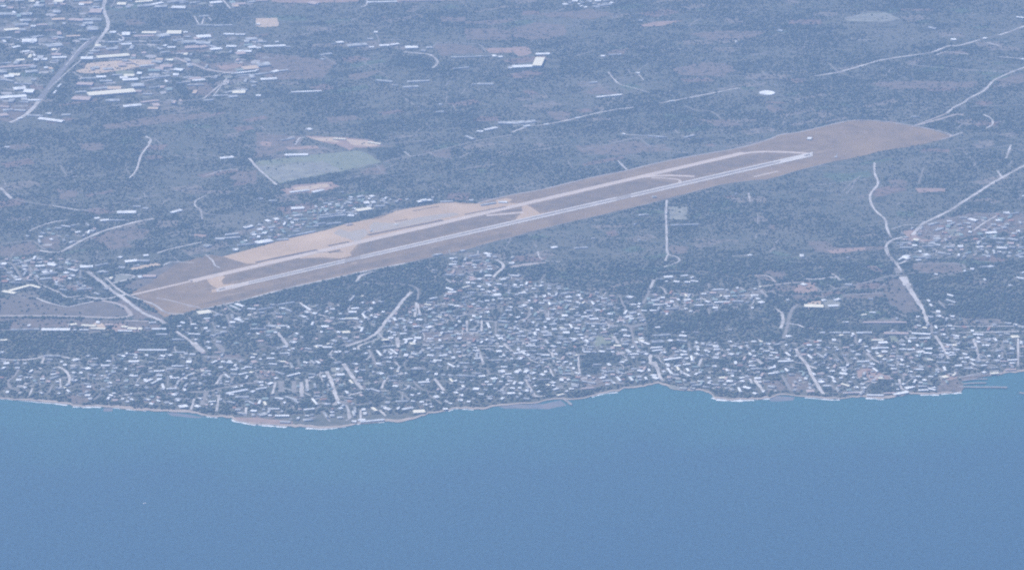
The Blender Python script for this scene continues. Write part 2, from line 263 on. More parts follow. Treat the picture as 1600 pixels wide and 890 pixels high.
# ------------------------------------------------------------------ fields and bare ground
FIELDS = [
('t1','tan',[(470,440),(520,430),(545,395),(800,370),(960,375),(970,400),(720,445),(610,460),(490,455)]),
('t1','softsoil',[(1090,360),(1300,395),(1500,390),(1596,370),(1596,440),(1430,455)]),('t1','soil',[(1340,410),(1520,392),(1500,415),(1400,440)]),
('t1','softsoil',[(180,0),(430,0),(400,40),(330,45),(250,10)]),('t1','palefield',[(80,480),(240,480),(200,520),(130,525)]),('t1','softsoil',[(600,300),(740,290),(760,340),(560,345)]),
('t1','softsoil',[(1180,520),(1290,510),(1350,560),(1290,610),(1180,560)]),('t1','green',[(720,440),(830,440),(830,480),(730,485)]),('t1','softsoil',[(770,130),(860,120),(900,150),(800,160)]),
('t1','softsoil',[(1170,290),(1300,280),(1380,300),(1260,330),(1170,320)]),('t1','softsoil',[(1230,220),(1310,210),(1320,240),(1240,250)]),('t1','softsoil',[(0,630),(60,640),(220,640),(200,700),(70,760),(0,760)]),
('t1','softsoil',[(640,780),(1000,720),(1300,700),(1320,730),(1000,770),(660,810)]),
('t2','soil',[(90,0),(640,0),(640,12),(300,22),(100,14)]),('t2','soil',[(880,0),(1330,0),(1100,10),(880,16)]),('t2','softsoil',[(1140,108),(1300,108),(1310,135),(1150,138)]),('t2','softsoil',[(1310,135),(1596,120),(1596,140),(1450,158),(1310,145)]),
('t2','soil',[(1430,300),(1596,300),(1596,330),(1450,332)]),('t2','tan',[(0,115),(135,112),(140,165),(60,172),(0,165)]),('t2','softsoil',[(120,340),(500,380),(420,490),(100,500),(0,440),(0,330)]),('t2','softsoil',[(580,465),(770,440),(700,485),(590,500)]),
('t2','softsoil',[(1290,180),(1480,180),(1596,200),(1596,250),(1320,250)]),('t2','wood',[(860,345),(1040,350),(1110,390),(1080,420),(800,410)]),('t2','softsoil',[(1110,280),(1240,272),(1380,290),(1420,330),(1150,350)]),
('t2','softsoil',[(430,730),(620,720),(660,745),(450,765)]),
('t3','soil',[(0,295),(95,290),(125,330),(75,352),(40,350),(0,315)]),('t3','soil',[(810,155),(880,137),(1060,128),(960,160),(820,168)]),('t3','softsoil',[(430,575),(540,545),(630,570),(680,590),(500,590)]),
('t3','softsoil',[(1000,430),(1200,390),(1350,400),(1400,440),(1300,480),(1050,470)]),('t3','softsoil',[(600,320),(720,300),(700,345),(580,350)]),('t3','softsoil',[(200,690),(360,700),(340,760),(240,730)]),('t3','softsoil',[(150,90),(480,60),(660,90),(500,120),(250,110)]),
('t3','softsoil',[(0,180),(150,140),(340,160),(340,220),(150,250),(0,230)]),('t3','softsoil',[(1100,210),(1300,190),(1596,200),(1500,240),(1250,250)]),('t3','palefield',[(0,750),(140,752),(150,775),(0,790)]),
('t3','softsoil',[(1150,750),(1330,745),(1450,780),(1300,790)]),
('t4','palefield',[(470,112),(620,82),(740,82),(830,120),(700,140),(500,132)]),('t4','softsoil',[(1420,500),(1600,450),(1600,520),(1440,530)]),('t4','softsoil',[(600,520),(900,505),(1300,510),(1320,545),(800,560)]),('t4','softsoil',[(0,655),(60,660),(120,690),(40,700),(0,690)]),
('t4','softsoil',[(1060,325),(1200,318),(1250,335),(1080,342)]),
('t5','softsoil',[(0,740),(200,710),(260,770),(100,800),(0,800)]),('t5','softsoil',[(640,720),(760,690),(830,740),(700,755)]),('t5','softsoil',[(360,380),(480,390),(480,440),(370,440)]),('t5','soil',[(1210,658),(1300,665),(1290,685),(1210,675)]),
('t5','softsoil',[(500,100),(640,90),(660,130),(540,150)]),('t5','softsoil',[(30,115),(150,95),(200,110),(160,130),(40,130)]),('t5','softsoil',[(1480,270),(1600,260),(1600,350),(1500,340),(1420,310)]),('t5','softsoil',[(570,690),(700,640),(830,620),(950,640),(880,690),(800,700),(640,720)]),
('t5','tan',[(810,877),(850,862),(980,840),(1008,853),(920,868),(830,885)]),('t5','softsoil',[(250,690),(350,660),(380,700),(360,760),(270,740)]),
('t6','soil',[(300,50),(480,55),(600,62),(700,75),(800,105),(700,125),(620,120),(580,138),(500,105),(380,80)]),('t6','tan',[(320,58),(470,62),(520,90),(400,82)]),('t6','tan',[(560,70),(700,80),(790,105),(700,118),(590,100)]),
('t6','green',[(0,205),(200,185),(360,165),(640,140),(700,165),(780,215),(560,265),(150,345),(60,290),(10,240)]),('t6','palefield',[(350,220),(420,205),(540,265),(440,285)]),('t6','palefield',[(0,240),(350,215),(440,280),(150,340)]),
('t6','soil',[(150,385),(250,355),(470,335),(530,365),(400,400),(200,410)]),('t6','tan',[(210,375),(440,345),(460,365),(300,395)]),('t6','soil',[(30,80),(110,90),(90,115),(30,110)]),('t6','softsoil',[(680,255),(780,230),(830,285),(740,295),(640,280)]),
('t6','softsoil',[(1400,440),(1596,430),(1596,470),(1420,480)]),('t6','softsoil',[(1050,150),(1230,130),(1220,190),(1120,180)]),('t6','soil',[(180,118),(390,112),(400,130),(200,135)]),('t6','softsoil',[(0,30),(280,50),(280,120),(0,180)]),
('t6','wood',[(380,575),(640,545),(900,480),(980,470),(960,495),(840,505),(700,565),(520,600),(440,620),(380,620)]),('t6','wood',[(700,130),(900,110),(940,170),(780,210)]),('t6','wood',[(130,345),(560,265),(600,280),(480,330),(250,352)]),
('t7','softsoil',[(800,140),(850,115),(960,105),(1000,130),(860,155)]),('t7','softsoil',[(990,730),(1090,735),(1100,780),(1000,790)]),('t7','softsoil',[(400,110),(640,100),(780,80),(860,110),(800,150),(700,170),(430,160)]),('t7','palefield',[(980,490),(1090,490),(1100,570),(985,570)]),
('t8','soil',[(925,375),(1110,375),(1110,398),(935,405)]),('t8','softsoil',[(240,705),(360,705),(420,745),(600,740),(720,735),(700,755),(600,765),(380,785),(290,770)]),('t8','soil',[(370,765),(450,750),(600,745),(600,762),(400,782)]),
('t8','softsoil',[(0,605),(60,612),(60,630),(0,625)]),('t8','softsoil',[(760,325),(860,325),(855,370),(770,370)]),('t8','soil',[(850,640),(940,630),(920,670),(960,690),(1040,700),(950,712),(860,690)]),('t8','palefield',[(1100,640),(1200,620),(1190,670),(1110,680)]),
('t8','softsoil',[(960,600),(1250,530),(1600,530),(1600,640),(1300,660),(1180,690),(1000,720),(900,700)]),('t8','softsoil',[(1480,640),(1600,560),(1600,640),(1520,670)]),
('u1','wood',[(330,370),(460,370),(590,400),(580,465),(500,430),(420,410),(340,395)]),('u1','wood',[(690,220),(780,210),(860,270),(960,370),(880,390),(800,340),(730,290)]),('u1','soil',[(440,225),(530,235),(530,275),(440,250)]),
('u1','softsoil',[(100,600),(330,590),(560,600),(1230,600),(1380,640),(1300,680),(600,650),(100,660)]),('u1','soil',[(900,655),(980,600),(1060,640),(1160,650),(1150,685),(980,680)]),('u1','tan',[(740,655),(800,600),(850,610),(880,640),(880,665)]),
('u1','verge',[(590,470),(780,435),(860,430),(1040,500),(1070,545),(880,560),(0,545),(0,400),(300,410),(540,480)]),('u1','softsoil',[(960,430),(1040,400),(1380,590),(1100,580)]),
('u1','verge',[(0,570),(1000,585),(1240,600),(1200,612),(560,600),(330,590),(0,600)]),('u1','palefield',[(960,210),(1080,200),(1110,230),(950,270)]),('u1','verge',[(1330,150),(1460,110),(1600,120),(1600,250),(1100,330),(1000,320)]),
('u4','softsoil',[(240,190),(560,170),(610,235),(420,225),(260,215)]),('u4','softsoil',[(720,320),(820,310),(820,380),(740,390)]),('u4','palefield',[(1320,290),(1420,270),(1430,330),(1340,330)]),('u4','wood',[(850,285),(1040,290),(1300,310),(1500,180),(1480,220),(1330,320),(1000,330),(870,320)]),
('u2','softsoil',[(650,430),(800,420),(790,480),(680,510)]),('u2','softsoil',[(560,520),(780,500),(740,580),(620,590)]),('u4','soil',[(510,705),(700,705),(1000,735),(1000,760),(700,745),(540,725)]),
('u9','softsoil',[(500,215),(580,205),(700,265),(620,250)]),('u9','softsoil',[(590,180),(780,180),(775,245),(700,240)]),('u9','soil',[(890,300),(960,270),(1030,280),(1050,345),(900,370),(860,345)]),('u9','softsoil',[(690,300),(960,290),(960,320),(860,350),(740,350)]),('u9','softsoil',[(840,390),(1000,370),(1050,395),(900,430)]),
('u9','palefield',[(1085,420),(1245,410),(1230,475),(1110,480)]),('u9','tan',[(935,465),(1000,430),(1080,425),(1110,480),(980,492)]),
('u11','verge',[(430,300),(500,240),(580,245),(650,350),(700,440),(720,510),(620,530),(500,470),(440,380)]),('u11','softsoil',[(90,380),(400,355),(420,390),(110,410)]),('u11','softsoil',[(660,110),(1070,110),(1100,180),(850,200),(680,180)]),
('u12','soil',[(200,410),(300,400),(430,450),(510,490),(380,500),(320,500),(260,440),(220,490)]),('u12','softsoil',[(890,600),(900,520),(950,470),(1030,430),(1050,490),(1090,550),(1080,592)]),('u12','soil',[(910,480),(960,450),(1040,440),(1045,480),(980,500)]),('u12','green',[(470,130),(530,130),(560,180),(500,185)]),
('u12','softsoil',[(1060,480),(1390,430),(1400,445),(1080,500)]),('u12','wood',[(300,515),(520,500),(560,590),(430,600),(290,570)]),('u12','wood',[(0,35),(620,35),(620,85),(0,85)]),
('u10','softsoil',[(800,340),(950,330),(1000,430),(900,500),(830,480),(790,400)]),('u10','softsoil',[(600,390),(760,390),(800,480),(640,490)]),
('u8','green',[(620,40),(780,10),(820,80),(640,110)]),('u8','softsoil',[(520,360),(700,350),(780,420),(560,470)]),('u8','wood',[(500,180),(680,170),(880,180),(860,240),(700,270),(640,360),(520,350)]),('u8','palefield',[(1235,440),(1330,430),(1360,465),(1280,470)]),
('u6','wood',[(1170,150),(1290,170),(1270,340),(1200,330),(1160,200)]),('u6','wood',[(530,340),(690,330),(740,390),(620,390)]),('u5','wood',[(640,780),(900,770),(1000,785),(680,795)]),
('u5','wood',[(840,380),(980,375),(970,415),(860,415)]),('u5','wood',[(620,400),(760,390),(740,420),(610,430)]),('u5','softsoil',[(820,140),(1000,130),(1230,120),(1250,160),(1000,200),(820,210)]),('u5','palefield',[(270,700),(340,650),(300,740),(200,800)]),
('u5','softsoil',[(640,690),(900,680),(1100,700),(1140,750),(640,760)]),
]
M['verge'] = mat('rough_verge', (0.15,0.135,0.11), (0.24,0.20,0.155), 0.02, detail=8)
MF = {}
for i, (t, c, pts) in enumerate(FIELDS):
    mb = MF.setdefault(c, MB()); poly = rough_poly(FG(t, pts), {'tan':3,'wood':13,'softsoil':9}.get(c, 5))
    z = {'wood':0.12,'softsoil':0.20,'verge':0.26,'palefield':0.32,'green':0.26,'soil':0.38,'tan':0.46}[c]
    mb.face([(x, y, z+0.0011*(i % 40)) for x, y in poly], c); fillpoly(poly, OCC, {'wood':4}.get(c, 2))
NM = dict(wood='orchard_floor', softsoil='dry_field', palefield='cut_field', green='green_field', soil='bare_soil', tan='sandy_ground', verge='verge_grass')
for c, mb in MF.items(): tag(mb.build(NM[c]), kind='structure')
OCC[(SEAM == 0)] = 1
# small plots, hedged strips and faint farm tracks over the plain, all laid along the same old field grid
PL = {}; rp = random.Random(21)
M['plot_dark'] = mat('dense_scrub_plot', (0.055,0.068,0.048), (0.12,0.125,0.09), 0.04, detail=8)
M['plot_pale'] = mat('stubble_plot', (0.10,0.10,0.08), (0.27,0.235,0.19), 0.035, detail=9, lo=.36, hi=.56)
M['plot_brown'] = mat('ploughed_plot', (0.11,0.095,0.075), (0.26,0.19,0.15), 0.035, detail=9, lo=.36, hi=.56)
M['plot_green'] = mat('orchard_plot', (0.08,0.11,0.07), (0.16,0.20,0.13), 0.035, detail=8)
for q in range(620):
    x, y = rp.uniform(0, 1600), rp.uniform(0, 520)**1.0
    if rp.random() < .25 and y > 200: continue
    g = G(x, y); i, j = int((g[0]-GX0)/CS), int((g[1]-GY0)/CS)
    if not (0 <= i < GNX and 0 <= j < GNY) or OCC[j, i]: continue
    a_ = math.radians(rp.choice([6, 30, 32, 35, -4]))+rp.uniform(-.06, .06); Lx, Ly = rp.uniform(30, 190), rp.uniform(18, 90); sk = rp.uniform(-.3, .3)
    pp = []
    for u, v in ((-1,-1),(1,-1),(1,1),(-1,1)):
        u = u*Lx/2*rp.uniform(.85,1.1)+sk*v*Ly/2; v = v*Ly/2*rp.uniform(.75,1.15); pp.append((g[0]+math.cos(a_)*u-math.sin(a_)*v, g[1]+math.sin(a_)*u+math.cos(a_)*v))
    k_ = rp.choice(['plot_dark','plot_dark','plot_pale','plot_pale','plot_brown','plot_green','plot_dark'])
    mb = PL.setdefault(k_, MB()); mb.face([(a, b_, .03+.00012*q) for a, b_ in rough_poly(pp, 3, 14)], k_)
    if k_ in ('plot_pale','plot_brown'): fillpoly(pp, OCC, 5)
for k_, mb in PL.items(): tag(mb.build({'plot_dark':'scrub_plots','plot_pale':'stubble_plots','plot_brown':'ploughed_plots','plot_green':'orchard_plots'}[k_]), kind='structure')
mb = MB()
for q in range(360):
    x, y = rp.uniform(0, 1600), rp.uniform(0, 500); g = G(x, y); i, j = int((g[0]-GX0)/CS), int((g[1]-GY0)/CS)
    if not (0 <= i < GNX and 0 <= j < GNY) or OCC[j, i] == 1: continue
    a_ = math.radians(rp.choice([4, 4, 8, 28, 33, 70, 110, -12]))+rp.uniform(-.1, .1); L_ = rp.uniform(50, 330); w_ = rp.uniform(3, 7.5)
    pts = [g]
    for t in range(3): a_ += rp.uniform(-.18, .18); pts.append((pts[-1][0]+math.cos(a_)*L_/3, pts[-1][1]+math.sin(a_)*L_/3))
    ribbon(mb, pts, w_, 'softroad', .12+.0002*q, .4, occ=False)
tag(mb.build('farm_tracks'), kind='structure')

# ------------------------------------------------------------------ airfield
AIR = [(258,496),(313,483),(364,472),(401,462.5),(429,455),(467,445.5),(523,433.5),(570,423),(634,410.6),(690,397.5),(727,390),(760,380),(800,370),(875,350),(950,333),(1025,315),(1100,295),(1133,287),(1176,281.5),(1200,280),(1240,268),(1300,252.6),(1355,242.6),(1375,236),(1425,229),(1470,219),(1486,212),(1450,201.8),(1400,193),(1363,189),(1333,189),(1305,194),(1250,207),(1220,211),(1200,219),(1151,232.5),(1050,250.5),(975,268),(925,278),(845,297),(800,305),(746,318),(701,315),(640,325),(575,343),(540,350),(513,359),(450,373),(400,387),(348,401),(330,398),(275,412),(232,444),(205,457)]
airp = [G(*p) for p in AIR]
mb = MB(); mb.face([(x, y, 0.55) for x, y in rough_poly(airp, 3, 60)], 'airgrass'); tag(mb.build('airfield_grass'), kind='structure')
fillpoly(airp, OCC, 1)
mb = MB()   # greener strips between taxiway and runway, and left of the apron
for pts in ([(355,434),(380,425),(467,404),(528,405),(500,411),(420,430),(350,441)], [(549,397),(564,380),(760,337),(806,336),(800,344),(700,366),(620,384),(552,400)], [(850,329),(828,321),(1005,279.5),(1048,284.5),(1054,287.5),(880,326)], [(1100,256.5),(1165,243.5),(1228,242),(1200,250),(1092,274),(1052,272.5),(1046,268.5)],
            [(232,444),(275,412),(330,398),(350,402),(384,413),(330,430),(215,456)], [(300,478),(400,452),(560,414),(760,369),(800,362),(800,367),(690,393),(520,430),(364,468)]):
    mb.face([(x, y, 0.66+.01*len(mb.f)) for x, y in rough_poly([G(*p) for p in pts], 2, 60)], 'airgreen')
tag(mb.build('mown_grass'), kind='structure')
mb = MB()
for pts in ([(348,401),(400,387),(450,373),(513,359),(540,350),(575,343),(592,342),(620,329),(640,326),(680,319),(701,315),(725,319),(746,318),(780,316),(810,318),(700,347.5),(560,378),(467,399),(420,410.5),(386,412.5)],
            [(470,398),(562,377),(547,395),(549,400),(530,404),(500,402),(468,404)], [(816,316),(823,320.5),(830,324),(838,329),(844,333.5),(860,331),(839,341),(816,348),(805,346.5),(809,339),(816,332)],
            [F('u3',*p) for p in [(280,245),(400,215),(440,225),(405,260),(420,290),(560,282),(700,250),(760,258),(520,325),(400,350),(330,355),(320,335),(370,325),(310,290)]],
            [(775,313),(790,310),(800,312),(792,318),(775,319)]):
    mb.face([(x, y, 0.80+.01*len(mb.f)) for x, y in rough_poly([G(*p) for p in pts], 1.5, 60)], 'apron')
tag(mb.build('apron'), kind='structure')
mb = MB()
tx = lambda x: 446-.2318*(x-270)
ribbon(mb, [G(x, tx(x)) for x in (205,300)], 14, 'taxi', .95, .03); ribbon(mb, [G(x, tx(x)) for x in (298,560,820,1163)], 33, 'taxi', .95, .02)
for pts, w in [([(1150,242),(1180,238),(1215,237.5),(1262,240)],22),([(1000,277.5),(1040,274.5),(1085,276)],20),([(1018,278),(1058,280.5),(1062,286)],12),([(760,337),(790,334.5),(818,332)],18),([(1178,276.5),(1200,271.5),(1216,268)],12)]:
    ribbon(mb, [G(*p) for p in pts], w, 'taxi', .99, .06)
tag(mb.build('taxiway'), kind='structure')
mb = MB()
UE = lambda x: 437-.229*(x-401)-0.3; LE = lambda x: 441.6-.2275*(x-401)+0.4
rc = [G(338,UE(338)), G(1270,UE(1270)), G(1270,LE(1270)), G(338,LE(338))]
mb.face([(x,y,1.05) for x,y in rc], 'runway'); tag(mb.build('runway'), kind='structure')
A0, A1, B1, B0 = [np.array(p) for p in rc]
def rl(u, v): p = (A0*(1-u)+A1*u)*(1-v)+(B0*(1-u)+B1*u)*v; return (float(p[0]), float(p[1]), 1.18)
mb = MB()
def quad(u0,u1,v0,v1,m='paint'): mb.face([rl(u0,v0),rl(u1,v0),rl(u1,v1),rl(u0,v1)], m)
for i in range(40):
    if random.random() < .12: continue
    u0, u1 = i/40, (i+1)/40; a, c = random.uniform(-.02,.02), random.uniform(-.02,.02)
    quad(u0,u1,0.0,0.27+a); quad(u0,u1,0.72+c,1.0)
for i in range(46): quad(.03+i*.0205,.03+i*.0205+.011,.49,.51)
for i in range(8):
    for u in (.004,.985): quad(u,u+.01,.30+.05*i,.325+.05*i)
quad(.94,.999,0.27,.73); quad(0,.05,.27,.73,'taxi')
M['rubber'] = mat('tyre_marks', (0.20,0.18,0.165), (0.33,0.29,0.25), 0.02, detail=8)
for q in range(26):
    c_ = random.choice([random.uniform(.08,.2), random.uniform(.78,.9), random.uniform(.2,.8)]); l_ = random.uniform(.01,.05); v_ = random.uniform(.3,.62)
    mb.face([(*rl(a, b_)[:2], 1.125+.0008*q) for a, b_ in ((c_,v_),(c_+l_,v_),(c_+l_,v_+.09),(c_,v_+.09))], 'rubber')
tag(mb.build('runway_markings'), kind='structure')
mb = MB()      # dark grass islands on the apron
for t, a, b_, w in [('t6',(0,838),(380,760),16),('t6',(450,735),(580,710),12),('t6',(450,777),(525,762),15),('t6',(700,668),(1165,575),15),('t6',(1300,540),(1560,490),9),('v2',(260,460),(630,430),12),('v1',(640,375),(780,350),6),('v1',(830,265),(1100,215),6),('u3',(1200,25),(1420,20),4)]:
    ribbon(mb, FG(t,[a,b_]), w, 'island', 1.1, .12)
M['worn'] = mat('worn_bare_grass', (0.26,0.19,0.12), (0.42,0.31,0.20), 0.03, detail=9, lo=.4, hi=.6)
M['island'] = mat('island_grass', (0.17,0.13,0.10), (0.22,0.17,0.12), 0.03)
tag(mb.build('grass_islands'), kind='structure')
mb = MB()
M['stain'] = mat('worn_apron_patch', (0.46,0.38,0.30), (0.50,0.42,0.33), 0.02)
for pts in ([(70,450),(170,480),(330,450),(370,500),(250,600),(180,560),(0,500)], [(420,380),(640,390),(900,330),(1250,280),(1330,300),(1100,350),(640,450),(400,490),(380,430)]):
    mb.face([(x,y,.9+.01*len(mb.f)) for x,y in rough_poly(FG('v1',pts), 2, 40)], 'stain')
tag(mb.build('apron_stains'), kind='structure')
mb = MB(); rw = random.Random(4); k_ = 0
while k_ < 90:
    g = (rw.uniform(airp[0][0], airp[31][0]), rw.uniform(-900, 2200))
    if not inpoly(airp, np.array([g[0]]), np.array([g[1]]))[0] or not inpoly(airp, np.array([g[0]+25]), np.array([g[1]-25]))[0] or not inpoly(airp, np.array([g[0]-45]), np.array([g[1]+30]))[0]: continue
    a_ = .6+rw.uniform(-.2,.2); Lx, Ly = rw.uniform(20,110), rw.uniform(5,22); k_ += 1
    mb.face([(g[0]+math.cos(a_)*Lx/2*math.cos(t)*w1-math.sin(a_)*Ly/2*math.sin(t)*w1, g[1]+math.sin(a_)*Lx/2*math.cos(t)*w1+math.cos(a_)*Ly/2*math.sin(t)*w1, .60+.0005*k_) for t, w1 in [(q*math.pi/6, rw.uniform(.7,1.2)) for q in range(12)]], 'worn')
tag(mb.build('worn_grass'), kind='structure')
# perimeter tracks
mb = MB()
ribbon(mb, [G(x,y+0.6) for x,y in AIR[1:9]], 9, 'road', .74, .2)
ribbon(mb, [G(x,y+0.6) for x,y in AIR[8:22]], 5, 'softroad', .74, .3)
ribbon(mb, [G(x,y-0.5) for x,y in AIR[25:42]], 9, 'softroad2', .74, .2)
M['softroad2'] = mat('sandy_track', (0.50,0.43,0.38), (0.40,0.34,0.30), 0.02)
tag(mb.build('perimeter_track'), kind='structure')

